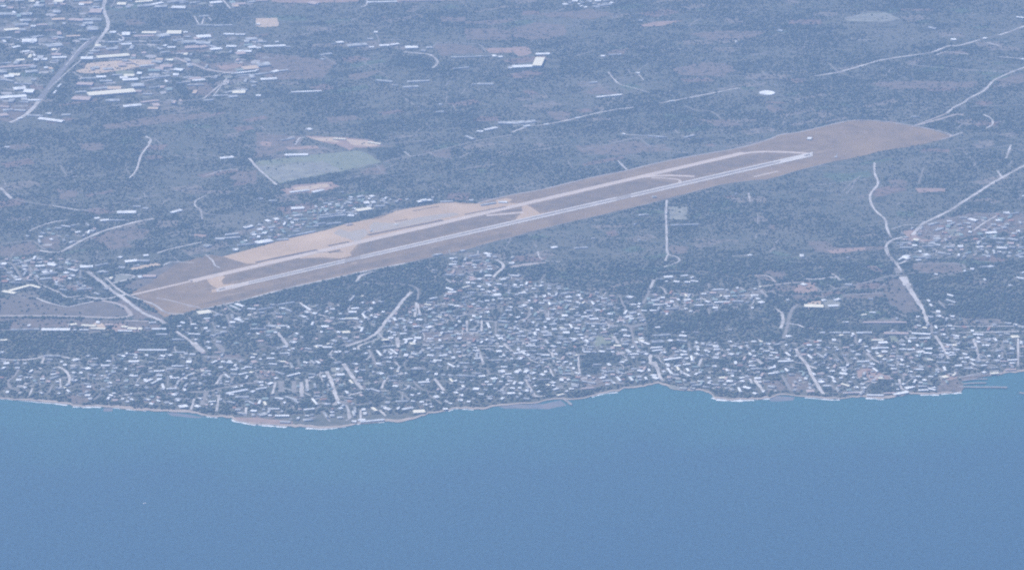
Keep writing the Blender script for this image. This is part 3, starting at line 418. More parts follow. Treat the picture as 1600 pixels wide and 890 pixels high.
# ------------------------------------------------------------------ roads
R_, S_, A_, P_ = 'road', 'softroad', 'asphalt', 'softroad2'
ROADS = {
't1':[([(655,-60),(655,0),(645,60),(672,130),(668,180),(625,240),(600,275)],15,R_),([(600,230),(520,290),(430,390),(330,510),(250,620)],26,A_),([(250,620),(200,680),(130,735),(60,765)],18,R_),([(585,230),(500,300),(410,410)],5,R_),([(610,260),(560,330),(440,430),(300,560)],5,R_),([(280,125),(340,100),(460,85),(560,80)],9,S_),([(430,0),(470,50),(560,60)],6,S_),([(370,300),(330,360)],6,R_),([(370,300),(590,295)],6,S_),([(560,680),(760,655),(900,640),(1200,625),(1290,610)],7,S_),([(1090,360),(1200,400),(1320,440),(1480,460)],20,P_),([(880,510),(1060,480),(1300,480),(1430,450),(1596,440)],8,R_),([(1265,618),(1360,540),(1415,490)],7,R_),([(1330,600),(1410,495)],5,R_),([(0,480),(100,515),(160,540)],8,R_),([(200,20),(165,80)],7,S_),([(1210,100),(1250,160),(1280,100),(1320,130)],6,R_),([(730,210),(770,240),(745,275)],8,R_),([(908,850),(940,868),(925,892)],8,R_),([(720,0),(690,50)],8,S_),([(780,370),(860,410)],12,A_),([(1390,0),(1440,60)],7,R_),([(455,450),(520,490)],8,P_),([(0,440),(150,425),(220,410)],9,R_)],
't2':[([(920,325),(1030,335),(1090,345),(1130,380),(1125,405),(1100,425)],10,R_),([(1100,300),(1140,268),(1240,270),(1390,280),(1430,325)],8,S_),([(750,215),(765,265),(700,295)],6,S_),([(1370,880),(1596,840)],8,S_),([(400,340),(500,400)],8,S_),([(690,0),(690,30),(655,45)],6,R_),([(1190,600),(1185,640)],5,S_),([(1230,655),(1250,690),(1300,680)],5,S_)],
't3':[([(600,450),(640,500),(680,530),(760,550),(855,578)],7,R_),([(920,645),(990,632),(1130,605),(1260,580),(1380,555),(1420,552)],10,R_),([(0,825),(100,790),(220,775),(370,745),(470,720),(610,690),(760,670)],9,R_),([(720,435),(745,460)],5,S_),([(790,465),(820,500)],5,R_),([(1080,660),(1150,690),(1240,695),(1305,742)],6,S_),([(1310,480),(1440,475),(1545,525)],5,S_),([(1490,350),(1596,325)],6,S_),([(640,885),(780,860),(970,860)],9,S_),([(770,295),(845,297)],6,S_),([(1560,440),(1585,480)],5,S_),([(400,350),(500,320)],6,S_),([(340,160),(490,165)],6,S_)],
't4':[([(160,500),(230,490)],8,S_),([(290,475),(420,455),(500,435),(620,400),(710,375),(870,350),(1010,330),(1120,290),(1190,285),(1320,250)],12,R_),([(1320,250),(1440,220)],7,S_),([(1440,220),(1520,195),(1600,165),(1900,90)],12,R_),([(1050,345),(1110,325),(1250,340)],6,R_),([(830,400),(950,412),(1270,435),(1480,445),(1560,435)],8,S_),([(1900,300),(1600,420),(1520,450),(1420,495),(1390,520),(1340,570),(1260,610),(1220,640),(1160,670),(1110,710)],11,R_),([(930,780),(1050,750),(1170,715),(1220,718)],14,P_),([(900,790),(1110,710)],9,P_),([(1345,715),(1390,740),(1400,775),(1360,800)],8,R_),([(1145,850),(1215,825)],9,R_),([(515,240),(570,250),(645,250)],7,R_),([(1350,265),(1400,275),(1460,293)],8,R_),([(490,110),(560,95),(620,78),(740,77)],8,S_),([(670,685),(950,690),(1000,672),(1100,670),(1600,655)],5,S_),([(1180,800),(1225,765)],6,S_),([(1440,355),(1600,368)],8,R_),([(380,395),(440,450),(540,485)],6,S_),([(120,320),(240,340)],6,S_)],
't5':[([(910,55),(940,75),(925,110),(880,170),(855,250),(830,290),(805,312)],8,R_),([(0,370),(30,400),(70,440)],12,R_),([(70,440),(180,465),(330,485)],7,S_),([(330,485),(490,512)],8,R_),([(490,512),(570,520)],6,S_),([(180,645),(240,615),(340,585),(420,575)],7,R_),([(250,765),(360,775),(430,745),(500,705),(590,665),(650,640),(740,615),(850,585),(960,565)],12,R_),([(0,725),(100,712),(200,705),(280,760)],8,S_),([(1285,420),(1220,455),(1220,490),(1250,510),(1260,570)],6,R_),([(1100,510),(1230,510),(1290,535),(1460,552)],6,S_),([(1300,790),(1330,840),(1380,868)],7,R_),([(1010,855),(1130,835),(1220,845)],6,S_),([(980,780),(1060,755),(1260,710)],8,R_),([(850,440),(1000,410)],6,S_),([(1555,190),(1600,245)],10,R_),([(1280,300),(1390,265),(1490,258)],8,R_),([(380,250),(420,300)],5,S_)],
't6':[([(0,240),(60,295),(130,355)],10,R_),([(800,215),(880,190),(960,180),(1060,160),(1240,115),(1380,80),(1596,45)],8,S_),([(925,148),(965,180)],6,R_),([(1080,150),(1130,180),(1225,187)],8,S_),([(1500,820),(1540,850),(1530,890)],8,R_),([(620,240),(740,230),(780,270),(820,290)],6,S_),([(0,235),(360,210)],5,S_),([(350,215),(440,280)],4,S_),([(160,80),(240,50)],7,R_),([(245,105),(270,65),(300,60)],8,R_),([(390,560),(560,530),(640,510)],7,R_),([(1270,185),(1330,155)],8,S_),([(800,100),(900,90),(1060,80)],6,S_)],
't7':[([(690,40),(960,58)],8,R_),([(430,135),(640,95),(780,65),(860,110),(1000,130)],8,S_),([(660,205),(715,260)],7,R_),([(965,450),(960,540),(965,680),(970,780),(1020,800),(1045,825),(1000,850),(935,868)],8,R_),([(970,790),(955,830)],6,R_),([(0,862),(110,845),(210,840)],12,P_),([(160,770),(175,810),(225,830),(300,835)],6,R_),([(160,770),(240,768)],6,S_),([(140,720),(155,745)],6,S_),([(1475,405),(1485,460)],8,R_),([(1530,530),(1535,600)],5,S_),([(1520,690),(1530,660),(1600,665)],6,S_),([(640,650),(940,650)],5,S_),([(1370,800),(1500,790)],6,R_),([(220,125),(370,105)],6,S_),([(1070,60),(1130,40)],6,R_)],
't8':[([(665,215),(665,280),(685,330),(680,360),(640,410),(640,460),(670,515),(730,570),(740,620),(765,680)],9,R_),([(770,630),(860,605),(940,605)],6,R_),([(1900,100),(1600,235),(1540,265),(1460,310),(1380,355),(1280,420),(1200,470),(1140,510),(1020,570),(960,600),(900,670)],13,R_),([(840,680),(770,700),(735,740),(750,790),(800,845),(830,890)],10,R_),([(1515,105),(1485,190)],8,R_),([(1160,130),(1300,125),(1500,115)],6,S_),([(1430,265),(1460,310)],8,R_),([(1280,640),(1350,590),(1430,545)],8,R_),([(960,600),(1100,575),(1250,545),(1450,530)],8,S_),([(940,345),(970,250)],5,S_),([(1500,235),(1525,205)],6,S_),([(1285,240),(1295,210)],5,S_)],
'u1':[([(-300,540),(0,550),(300,550),(600,555),(880,565),(1000,565),(1080,550),(1085,530),(1040,480),(960,445),(850,425)],16,P_),([(740,395),(850,410),(960,395),(1060,370)],14,R_),([(730,180),(790,230),(860,280),(940,350),(1000,385),(1100,460),(1200,530),(1340,590),(1370,615)],15,R_),([(880,235),(960,310),(1050,370),(1150,410),(1280,455),(1390,525),(1560,535)],9,R_),([(300,400),(400,440),(550,475),(620,465),(780,430)],9,R_),([(330,290),(480,350),(560,395),(700,380),(750,400)],8,R_),([(930,280),(1090,240),(1110,215),(1000,205)],9,R_),([(1040,590),(1240,595)],12,P_),([(1360,130),(1440,100),(1600,110)],6,R_),([(1300,400),(1450,430),(1600,475)],8,P_),([(1470,690),(1600,770)],10,S_),([(0,110),(100,120),(180,250)],9,S_),([(200,100),(290,230),(330,290)],8,S_),([(60,340),(250,290)],7,S_),([(620,415),(750,395)],9,R_),([(-100,680),(90,665),(600,668)],9,S_)],
'u2':[([(0,215),(140,225),(280,215),(370,190),(430,185),(580,210)],10,R_),([(370,200),(345,260)],8,R_),([(480,280),(540,310),(580,370),(570,430)],10,R_),([(160,300),(110,370),(70,400),(90,460),(160,480)],9,S_),([(270,460),(240,530)],6,R_),([(500,380),(505,450)],6,R_),([(1130,500),(1300,505)],8,S_),([(735,330),(735,390)],6,S_),([(440,430),(400,510)],8,S_),([(860,370),(940,330)],7,S_)],
'u3':[([(30,680),(130,750),(170,790),(250,860)],10,R_),([(870,690),(960,800)],12,R_),([(1530,265),(1560,220),(1600,200)],9,R_),([(0,430),(230,485)],8,P_),([(270,40),(330,90),(350,130),(390,150)],7,R_),([(0,100),(180,110)],6,R_),([(420,440),(500,520),(560,540)],6,S_),([(700,790),(900,815)],6,S_),([(1400,800),(1600,745)],8,S_),([(450,540),(480,640)],8,S_),([(140,560),(160,640)],7,S_),([(1060,440),(1150,520),(1300,560)],7,R_)],
'u4':[([(170,80),(250,160)],22,R_),([(360,80),(430,160)],18,S_),([(260,195),(420,205),(600,225)],18,S_),([(135,490),(280,490),(400,460),(560,430),(700,410)],14,S_),([(280,490),(240,600)],14,S_),([(1280,320),(1320,400),(1350,500),(1370,560),(1345,600)],13,R_),([(1420,255),(1480,340),(1530,410),(1580,470)],14,R_),([(1460,520),(1580,490)],8,R_),([(1370,560),(1500,590),(1600,600)],9,S_),([(1450,610),(1480,700),(1440,730)],7,R_),([(365,650),(385,515)],8,R_),([(150,640),(180,545)],7,R_),([(360,430),(410,345)],9,R_),([(480,410),(530,345)],8,S_),([(1070,410),(1075,530)],14,R_),([(855,410),(830,510)],8,R_),([(900,400),(905,490)],20,S_),([(1010,400),(1010,500)],16,S_),([(1115,385),(1120,470)],10,R_),([(600,690),(615,620)],9,R_),([(1240,650),(1310,740)],8,S_),([(20,460),(60,390),(180,330)],8,R_)],
'u5':[([(90,260),(140,215),(240,180)],9,R_),([(150,275),(400,285),(530,295),(600,330),(600,420)],7,S_),([(550,350),(480,420),(420,500),(340,590),(280,670),(220,720),(150,755),(0,805)],13,R_),([(110,830),(115,800),(240,755)],8,R_),([(1250,85),(1300,110),(1315,145),(1270,185),(1230,230)],11,R_),([(1370,150),(1600,115)],12,P_),([(820,215),(1000,195),(1230,150)],9,S_),([(640,780),(900,770),(1100,750)],8,S_),([(590,440),(575,560)],9,R_),([(600,450),(620,540)],7,R_),([(1100,800),(1340,800)],8,R_),([(1320,780),(1390,850)],12,R_),([(1010,590),(1010,680)],8,R_),([(1135,590),(1130,680)],8,R_),([(970,690),(1110,690)],8,R_),([(1250,600),(1250,710)],8,S_),([(1480,430),(1530,500),(1520,560)],8,S_),([(860,540),(900,600)],8,S_),([(930,560),(1000,540),(1100,540)],7,R_)],
'u6':[([(430,40),(440,120)],14,R_),([(1100,130),(1150,265)],10,R_),([(210,160),(240,230),(260,280)],9,S_),([(410,240),(460,290)],8,R_),([(300,460),(340,380),(430,355)],8,R_),([(740,380),(820,480)],10,R_),([(1100,290),(1170,300),(1200,350)],9,S_),([(20,630),(30,720)],8,R_),([(125,640),(125,720)],7,R_),([(280,640),(335,690)],9,R_),([(1500,380),(1560,520),(1600,525)],8,S_),([(440,480),(540,560)],7,S_),([(1180,225),(1390,222)],12,S_),([(560,400),(640,470),(760,500)],7,S_),([(700,520),(800,590)],7,S_)],
'u7':[([(1130,250),(1095,330)],11,R_),([(1090,340),(1070,390),(1035,450)],11,S_),([(935,640),(950,720),(970,790),(1010,840)],10,S_),([(880,620),(930,640),(1050,620)],22,S_),([(210,290),(330,290)],6,S_),([(1160,190),(1400,180),(1600,185)],5,S_),([(560,620),(850,635)],7,R_),([(790,720),(830,780)],12,R_),([(220,500),(240,590)],7,S_),([(840,380),(900,520),(890,560)],8,S_),([(990,480),(1040,560),(1060,620)],8,S_)],
'u8':[([(280,160),(290,200),(370,225)],8,R_),([(510,470),(700,400),(770,390)],8,S_),([(1100,180),(1100,250),(1150,280),(1180,370),(1210,400)],12,R_),([(60,390),(110,480),(150,525),(220,525)],9,R_),([(500,180),(500,250),(515,360)],7,R_),([(1130,240),(1160,300)],14,R_),([(255,290),(290,360)],8,R_),([(480,180),(560,180)],7,R_),([(1500,280),(1525,215)],8,R_),([(0,190),(100,180),(250,170)],7,S_)],
'u9':[([(700,495),(750,525),(765,590),(745,655)],11,R_),([(890,455),(840,500),(810,590),(790,680),(770,740)],12,S_),([(815,615),(890,625),(940,650)],8,R_),([(590,305),(800,280),(940,270)],10,P_),([(960,245),(1060,245),(1190,230),(1250,260)],10,R_),([(520,215),(640,220),(700,270)],9,P_),([(660,340),(740,380),(880,380)],9,S_),([(1280,290),(1340,300),(1400,285),(1600,250)],9,S_),([(1260,380),(1600,360)],12,S_),([(1040,310),(1090,350),(1150,345),(1200,325),(1120,285)],8,S_),([(580,340),(640,400)],9,R_),([(145,280),(148,320)],6,S_),([(145,490),(150,540)],7,S_),([(80,400),(170,440)],8,R_)],
'u10':[([(870,130),(900,190),(960,260),(1010,360),(1080,480),(1110,510)],12,R_),([(960,265),(1050,300)],10,R_),([(530,390),(610,495)],12,R_),([(755,350),(830,480)],10,S_),([(1160,430),(1240,500)],12,S_),([(545,215),(600,265)],12,R_),([(1260,170),(1310,260)],9,S_),([(1460,170),(1530,230)],10,R_),([(490,380),(505,420)],8,R_),([(20,200),(15,250)],10,R_),([(90,210),(50,290)],9,S_)],
'u11':[([(450,-20),(480,60),(550,115),(620,90)],10,R_),([(540,150),(565,195)],26,S_),([(590,225),(630,300)],28,R_),([(630,300),(700,410),(740,470)],17,R_),([(740,460),(790,590),(800,620)],12,R_),([(0,330),(200,290),(480,220),(580,215)],9,S_),([(820,245),(1000,200),(1100,180)],8,S_),([(680,120),(1060,120),(1100,170)],9,S_),([(600,210),(700,190),(850,195)],8,S_),([(860,730),(910,790),(960,880)],9,R_),([(830,620),(830,700)],9,S_),([(900,636),(1050,638),(1600,635),(1900,630)],8,R_),([(1050,690),(1600,680),(1900,676)],9,R_),([(190,700),(200,780)],8,S_),([(1180,740),(1220,880)],9,R_),([(0,200),(60,240)],8,R_),([(640,40),(800,40),(950,20)],12,S_)],
'u12':[([(860,130),(910,200),(975,330)],9,R_),([(850,365),(940,440)],9,S_),([(1180,160),(1230,350)],8,R_),([(1550,140),(1550,380)],7,R_),([(1415,180),(1420,320)],6,S_),([(300,270),(350,330),(430,365)],9,R_),([(560,490),(580,570),(640,590)],8,R_),([(1060,480),(1200,445),(1390,420)],6,R_),([(80,270),(140,360)],8,S_),([(590,450),(600,510)],7,S_),([(1030,430),(1010,470)],8,R_),([(0,560),(60,590),(90,600)],8,S_)],
}
RB = {k: MB() for k in (R_, S_, A_, P_)}; nr = 0
for t, L_ in ROADS.items():
    for pts, w, c in L_:
        nr += 1; ribbon(RB[c], FG(t, pts), w, c, {S_:.58, P_:.62, R_:.66, A_:.54}[c]+.0009*(nr % 50) if t != 'u3' else .8+.001*(nr % 50))
for k, nm in ((R_,'road'),(S_,'dusty_track'),(A_,'highway'),(P_,'sandy_track')): tag(RB[k].build(nm), kind='structure')
# ------------------------------------------------------------------ buildings
# long axis (x1, y1, x2, y2), apparent thickness, roof; default roof W
B_ = {
't1':[(180,12,215,10,14,'Y'),(345,8,400,12,22,'Y'),(370,28,410,30,12,'P'),(0,42,40,42,12,'W'),(560,75,635,75,30,'P'),(575,45,620,45,8,'L'),(430,125,520,130,18,'P'),(520,125,635,125,16,'L'),(390,150,412,150,14,'L'),(65,98,105,92,10,'L'),(545,165,590,170,8,'L'),(845,15,950,8,12,'Y'),(945,32,1015,18,10,'W'),(1040,20,1080,12,8,'L'),(1120,22,1170,15,8,'L'),(1200,22,1250,12,8,'L'),(1310,22,1385,15,14,'W'),(1445,30,1530,25,14,'P'),(1545,15,1596,10,10,'L'),(1240,105,1300,100,10,'L'),(1230,160,1330,160,8,'L'),(1335,162,1450,158,8,'L'),(685,203,725,203,14),(885,207,975,207,16,'Y'),(770,207,850,207,6,'L'),(835,228,960,225,12,'P'),(1145,203,1170,203,10),(1150,232,1190,232,8,'L'),(1395,215,1460,215,10),(1465,218,1530,218,8),(1080,255,1140,248,10,'L'),(1018,286,1040,288,12),(1045,297,1095,297,12),(1155,300,1240,295,18,'P'),(1245,298,1290,290,16,'P'),(1410,292,1475,292,14),(1550,300,1596,295,16),(1525,262,1555,262,16,'L'),(590,297,660,295,12,'L'),(665,310,735,302,14,'L'),(560,322,620,320,12,'L'),(0,240,70,237,10,'L'),(130,245,180,240,10,'L'),(310,230,400,240,10,'L'),(190,235,270,225,8,'L'),(75,300,120,290,10),(140,325,185,320,10),(210,375,245,375,16),(258,372,295,372,14),(212,343,218,358,8),(325,362,415,358,12),(320,382,370,380,8,'L'),(0,422,210,408,12,'P'),(0,398,70,392,8,'L'),(275,425,300,423,12),(605,360,805,345,18,'Y'),(540,370,600,365,10,'L'),(458,452,500,480,12,'P'),(505,492,600,487,10,'L'),(603,483,660,480,14),(765,502,860,496,16),(620,507,700,507,12,'L'),(855,460,885,460,16),(880,490,1060,475,12,'L'),(1085,435,1140,440,16),(1080,468,1115,468,16),(925,442,1000,440,16,'G'),(950,385,1010,390,14,'L'),(480,525,580,528,20,'P'),(570,557,670,548,12,'L'),(550,592,840,568,26,'Y'),(845,570,885,572,12,'P'),(455,615,565,620,24,'P'),(470,577,540,572,10,'L'),(890,588,950,588,8,'L'),(1145,487,1200,482,10,'L'),(1200,505,1280,500,10),(1170,532,1270,530,8,'L'),(930,550,1000,540,8,'L'),(770,666,880,655,14),(880,640,990,628,10,'P'),(0,612,165,600,18),(120,635,180,640,8,'L'),(0,497,90,510,8,'L'),(90,522,200,527,8,'L'),(245,740,395,760,14),(170,720,270,725,10,'L'),(285,710,320,710,10),(385,720,440,715,10,'L'),(335,590,350,572,8),(360,550,380,530,12),(0,665,60,670,10,'P'),(20,690,80,685,12,'L'),(90,688,160,692,10,'L'),(0,722,50,717,18,'P'),(110,742,140,737,8),(1330,600,1420,597,8,'L'),(1425,605,1480,600,14,'L'),(1400,582,1500,562,8,'L'),(1500,560,1540,565,10,'L'),(1565,510,1596,518,10,'L'),(1570,537,1596,535,8,'L'),(1100,520,1180,515,6,'L'),(1480,458,1596,445,8),(1480,474,1596,467,6,'L'),(1440,462,1480,458,8,'L'),(140,270,170,268,8),(90,250,120,252,8,'L'),(1000,330,1060,325,8,'L'),(690,375,760,372,8,'L'),(980,300,1010,310,8,'L'),(650,265,700,262,6,'L'),(740,250,760,262,8),(940,260,1000,258,6,'L'),(780,265,860,262,10,'L'),(1300,285,1350,300,8,'L'),(1030,555,1050,570,14,'L'),(700,470,760,468,8,'L'),(1010,440,1060,450,8,'L'),(1190,20,1195,28,6,'L')],
't2':[(0,8,75,6,8,'P'),(335,18,385,28,18,'P'),(365,30,388,30,10),(690,17,880,12,8),(890,8,1150,5,6,'P'),(0,155,25,153,10),(0,262,70,262,8,'L'),(120,265,140,262,8),(50,292,185,286,12),(0,302,30,300,10),(185,295,215,295,8,'L'),(470,278,498,272,6,'L'),(502,268,545,263,12),(570,288,690,278,18,'L'),(770,287,830,285,12),(838,283,890,275,10),(930,299,1010,298,18),(1030,317,1060,319,12,'L'),(1062,300,1100,298,12,'L'),(735,203,758,203,12),(693,245,730,245,10,'L'),(705,297,735,297,8),(0,440,15,440,8),(0,467,100,452,8,'L'),(102,452,140,442,12),(145,445,200,438,8,'L'),(30,497,130,492,14),(400,345,470,335,10,'L'),(400,370,430,374,8,'L'),(0,598,30,598,12),(220,577,408,570,8),(750,502,850,512,10,'L'),(850,534,885,534,6,'L'),(945,512,1080,505,10,'L'),(915,545,1010,540,12,'L'),(1215,360,1460,352,7,'L'),(1475,352,1500,350,14),(1510,357,1535,357,10),(1570,425,1596,425,12),(1230,430,1330,422,6,'L'),(1380,525,1480,525,12,'L'),(1377,820,1415,822,10),(1422,812,1500,797,10),(1510,768,1596,768,16,'L'),(1310,850,1360,870,8,'L'),(155,877,240,862,6,'L'),(315,812,345,805,12),(1345,530,1370,528,6,'L'),(1140,650,1160,655,8,'L'),(1120,700,1170,698,8,'L')],
't3':[(148,340,235,338,12),(137,390,195,392,60,'Y'),(0,420,130,414,18),(375,8,410,8,12),(515,8,555,8,12),(425,40,440,42,10),(500,44,620,28,8,'L'),(350,18,370,20,10,'L'),(555,353,580,351,10),(600,345,680,341,6,'L'),(770,458,795,458,10),(480,517,530,514,8,'L'),(527,608,685,592,8),(0,770,145,757,16,'L'),(70,790,110,785,8),(200,778,225,776,8),(394,738,420,735,8),(980,632,1005,630,8),(685,838,705,838,10),(845,848,960,858,7,'L'),(785,130,815,130,8,'L'),(1395,260,1400,275,6,'L'),(1075,860,1135,845,6,'L')],
't4':[(1140,249,1172,249,12),(1000,172,1050,182,10,'L'),(1548,108,1596,115,8),(60,190,90,195,10,'L'),(1340,243,1362,240,8),(1580,370,1596,374,8),(890,730,940,728,6,'L'),(245,865,270,867,14)],
't5':[(590,566,620,562,10),(625,578,680,573,10),(732,527,850,526,16),(680,576,780,576,8,'L'),(890,501,925,503,8,'L'),(830,491,880,491,6,'L'),(1372,190,1455,182,12),(30,120,60,120,8),(1062,530,1130,512,10),(1405,667,1490,659,10,'L'),(1340,692,1400,691,12,'L'),(1400,687,1500,682,8,'L'),(1538,615,1558,622,22),(1570,667,1596,667,12),(1480,732,1596,720,8,'L'),(1452,760,1485,760,14),(780,834,855,827,14),(858,827,930,830,12,'L'),(895,796,925,794,10),(740,870,780,870,12,'L'),(500,866,580,864,14),(592,860,670,845,8,'L'),(305,850,350,858,12),(222,862,280,860,10),(0,847,40,850,14),(80,829,130,826,8,'L'),(155,832,195,827,12,'L'),(230,820,265,817,10,'L'),(412,826,430,826,8,'L'),(255,656,280,660,10,'L'),(242,700,250,722,12,'L'),(380,610,440,618,8,'L'),(445,612,470,606,8,'L'),(540,600,555,615,10,'L'),(570,640,590,645,10,'L'),(165,672,185,678,8,'L'),(740,805,760,808,10),(1280,730,1305,740,14,'L')],
't6':[(180,170,325,167,12),(220,502,300,498,14),(420,472,480,464,8,'L'),(627,517,718,503,16,'Y'),(672,468,705,466,16),(720,466,745,463,12),(800,471,825,469,12,'L'),(867,459,888,459,14,'L'),(1150,461,1230,459,9,'L'),(1330,451,1355,451,10,'L'),(400,546,600,526,6,'L'),(390,562,560,542,8,'L'),(65,582,85,577,14),(112,572,140,567,14),(75,622,118,617,12,'L'),(10,634,40,632,12),(0,664,40,662,8,'L'),(0,718,100,702,18),(130,699,200,692,10,'L'),(200,677,370,644,8,'L'),(372,602,430,592,8,'L'),(440,600,530,590,8,'L'),(1400,482,1495,467,8,'L'),(1510,463,1565,463,10),(1205,852,1250,850,8),(1345,855,1375,855,6),(1100,795,1160,785,8,'L'),(1275,770,1300,762,8,'L'),(1330,800,1390,792,8,'L'),(1425,780,1460,792,10),(210,402,330,388,10),(350,402,420,387,10),(250,100,285,70,12),(560,605,600,598,10,'P'),(560,460,600,470,8,'L'),(740,490,800,486,6,'L'),(20,440,40,445,8,'L'),(80,455,130,455,8,'L'),(530,400,545,400,8,'L'),(1205,815,1235,815,8),(1440,800,1465,802,8),(1345,830,1400,825,8,'L'),(480,68,560,72,8,'Y'),(700,90,780,102,8,'Y')],
't7':[(245,748,282,742,10),(784,699,800,698,10,'L'),(990,607,1160,601,7,'L'),(872,432,900,430,8,'L'),(1468,795,1495,791,8),(690,38,706,38,10),(848,47,960,57,6,'L'),(955,535,962,535,8),(500,687,520,690,6,'L'),(390,750,470,745,8,'L'),(790,545,850,540,8,'L'),(760,600,772,602,10,'L'),(1390,410,1400,412,8,'L')],
't8':[(197,797,222,797,16),(242,66,270,68,10,'P'),(1465,531,1505,531,12),(1355,656,1425,653,12),(1385,687,1475,692,10,'L'),(1332,691,1350,691,8,'L'),(1425,746,1490,749,12),(1505,742,1540,746,10,'L'),(1182,739,1215,739,14),(1580,682,1596,686,14,'L'),(1562,805,1590,805,10,'L'),(845,798,875,806,16),(1320,867,1410,862,8,'L'),(1585,426,1596,426,8),(1250,567,1300,580,12),(1215,592,1260,597,10,'L'),(1115,606,1160,592,8,'L'),(1030,692,1075,690,12,'L'),(1012,712,1060,702,8,'L'),(822,746,900,747,8,'L'),(800,717,890,717,8,'L'),(932,812,1010,794,10,'L'),(1062,777,1140,790,8,'L'),(905,696,940,700,12,'Y'),(940,770,955,770,12),(1250,648,1270,650,10),(1195,560,1240,560,8,'L'),(1040,640,1090,625,8,'L'),(1000,605,1060,590,8,'L'),(960,738,1050,736,8,'L'),(815,828,835,815,8),(1500,690,1560,700,10,'L'),(1420,715,1470,718,6,'L'),(1545,800,1596,780,8,'L'),(1360,770,1375,790,8,'L'),(1405,765,1415,790,8,'L'),(490,808,505,810,8,'L'),(1370,865,1400,862,10),(1110,740,1160,745,8,'L'),(1560,745,1596,742,8,'L'),(1500,540,1560,528,6,'L')],
'u1':[(0,112,55,117,14),(210,97,260,87,12),(322,82,355,90,16),(130,122,190,112,10,'L'),(295,142,365,132,12),(407,116,485,130,20),(285,177,415,167,10,'L'),(340,210,470,192,12,'L'),(185,140,230,137,24,'L'),(95,215,130,250,12,'L'),(125,252,180,250,14),(80,272,170,277,10,'L'),(300,220,320,245,10,'L'),(335,248,430,238,12,'L'),(572,162,650,180,10),(577,216,625,220,12),(535,192,570,197,14),(80,345,250,298,14,'Y'),(258,298,340,320,12,'Y'),(22,347,128,366,16,'Y'),(667,132,700,138,14,'L'),(705,142,775,146,14,'G'),(790,140,880,117,8,'L'),(668,168,670,225,10,'L'),(1042,100,1130,94,20),(1145,96,1220,90,12),(1203,45,1230,45,14),(1150,228,1180,225,18,'W'),(1190,222,1300,222,20,'P'),(917,236,940,240,16),(812,190,868,180,12,'L'),(640,332,760,322,12,'L'),(985,145,1050,150,14,'L'),(230,633,255,633,14),(95,667,330,662,12),(348,666,585,666,18),(572,628,640,622,14,'Y'),(680,630,800,636,14,'Y'),(612,669,640,669,8),(662,669,690,669,10),(697,669,740,669,8),(762,656,880,661,12,'Y'),(872,626,945,626,12,'P'),(803,606,832,606,16),(1012,641,1060,646,14),(1062,656,1140,661,16,'Y'),(1155,660,1185,660,18,'Y'),(1212,656,1250,656,10,'L'),(1265,661,1385,661,12),(982,677,1100,679,8),(1242,612,1300,606,12,'L'),(1302,706,1395,706,10,'L'),(1432,748,1535,750,10,'L'),(1150,836,1390,836,12),(1440,856,1540,856,8,'L'),(977,880,1010,880,12),(1542,692,1570,692,10,'L'),(5,757,60,752,12),(372,885,500,885,10,'L'),(490,300,540,310,10,'L'),(500,330,560,340,8,'L'),(860,325,900,330,8,'L'),(780,360,830,375,10,'L'),(70,190,100,200,16,'L'),(240,130,270,180,10,'L'),(120,225,150,232,8),(20,130,60,180,10,'L'),(60,250,80,262,8,'L'),(340,110,350,115,8),(490,150,520,152,14,'L'),(590,100,630,90,8,'L'),(860,180,890,190,12,'L'),(1110,140,1160,130,8,'L'),(545,90,575,88,10)],
'u2':[(30,257,75,252,16),(8,310,45,292,22),(130,292,165,292,12),(247,335,270,315,14),(425,321,465,319,8),(425,347,470,342,8),(412,386,485,360,8),(152,366,180,358,12),(505,242,525,242,12),(608,232,655,217,14),(612,412,640,398,14),(765,217,815,214,8),(712,302,750,293,16),(842,273,915,271,12),(762,277,810,264,16),(888,234,925,236,8),(1072,240,1160,237,14),(938,297,980,292,10),(870,377,905,377,10),(972,186,1015,181,12),(1020,190,1045,200,8),(1040,301,1060,301,14),(1097,361,1150,357,8),(1282,321,1370,316,10),(1388,302,1440,300,14),(1432,276,1530,276,7),(1302,356,1350,353,12),(1417,378,1495,375,8),(1405,191,1430,184,12),(1333,190,1375,196,12),(1125,185,1140,195,14),(1240,296,1268,294,10),(1552,242,1596,242,20),(548,445,575,430,22),(482,502,505,505,12),(522,465,545,455,10),(785,560,840,505,14,'L'),(835,472,870,467,14),(908,520,938,535,16),(1012,551,1035,551,14),(1047,576,1068,570,12),(1087,555,1110,568,10),(1207,550,1250,560,10),(1208,410,1265,385,12),(1262,430,1345,388,10),(1392,466,1470,462,10),(1472,440,1490,402,10),(1342,466,1372,466,16),(1440,520,1465,510,14),(1492,617,1560,607,20),(1462,572,1490,562,10),(52,493,75,493,16),(1412,592,1440,590,10),(1252,588,1280,595,12),(197,456,220,458,12),(1552,292,1570,294,12),(560,480,580,500,12),(1130,435,1160,437,12),(900,420,930,415,14),(840,360,855,355,8),(900,360,920,345,10),(930,330,960,325,8),(600,370,640,365,6,'L'),(590,295,640,290,6,'L'),(600,330,630,335,8),(1350,430,1365,470,12),(1530,470,1545,490,10),(1210,455,1230,470,10),(0,70,60,60,12),(5,160,30,165,14),(890,455,930,440,12,'L'),(1570,350,1596,345,8),(250,375,270,370,8),(205,375,235,372,8),(340,505,355,512,8),(670,300,700,295,6,'L')],
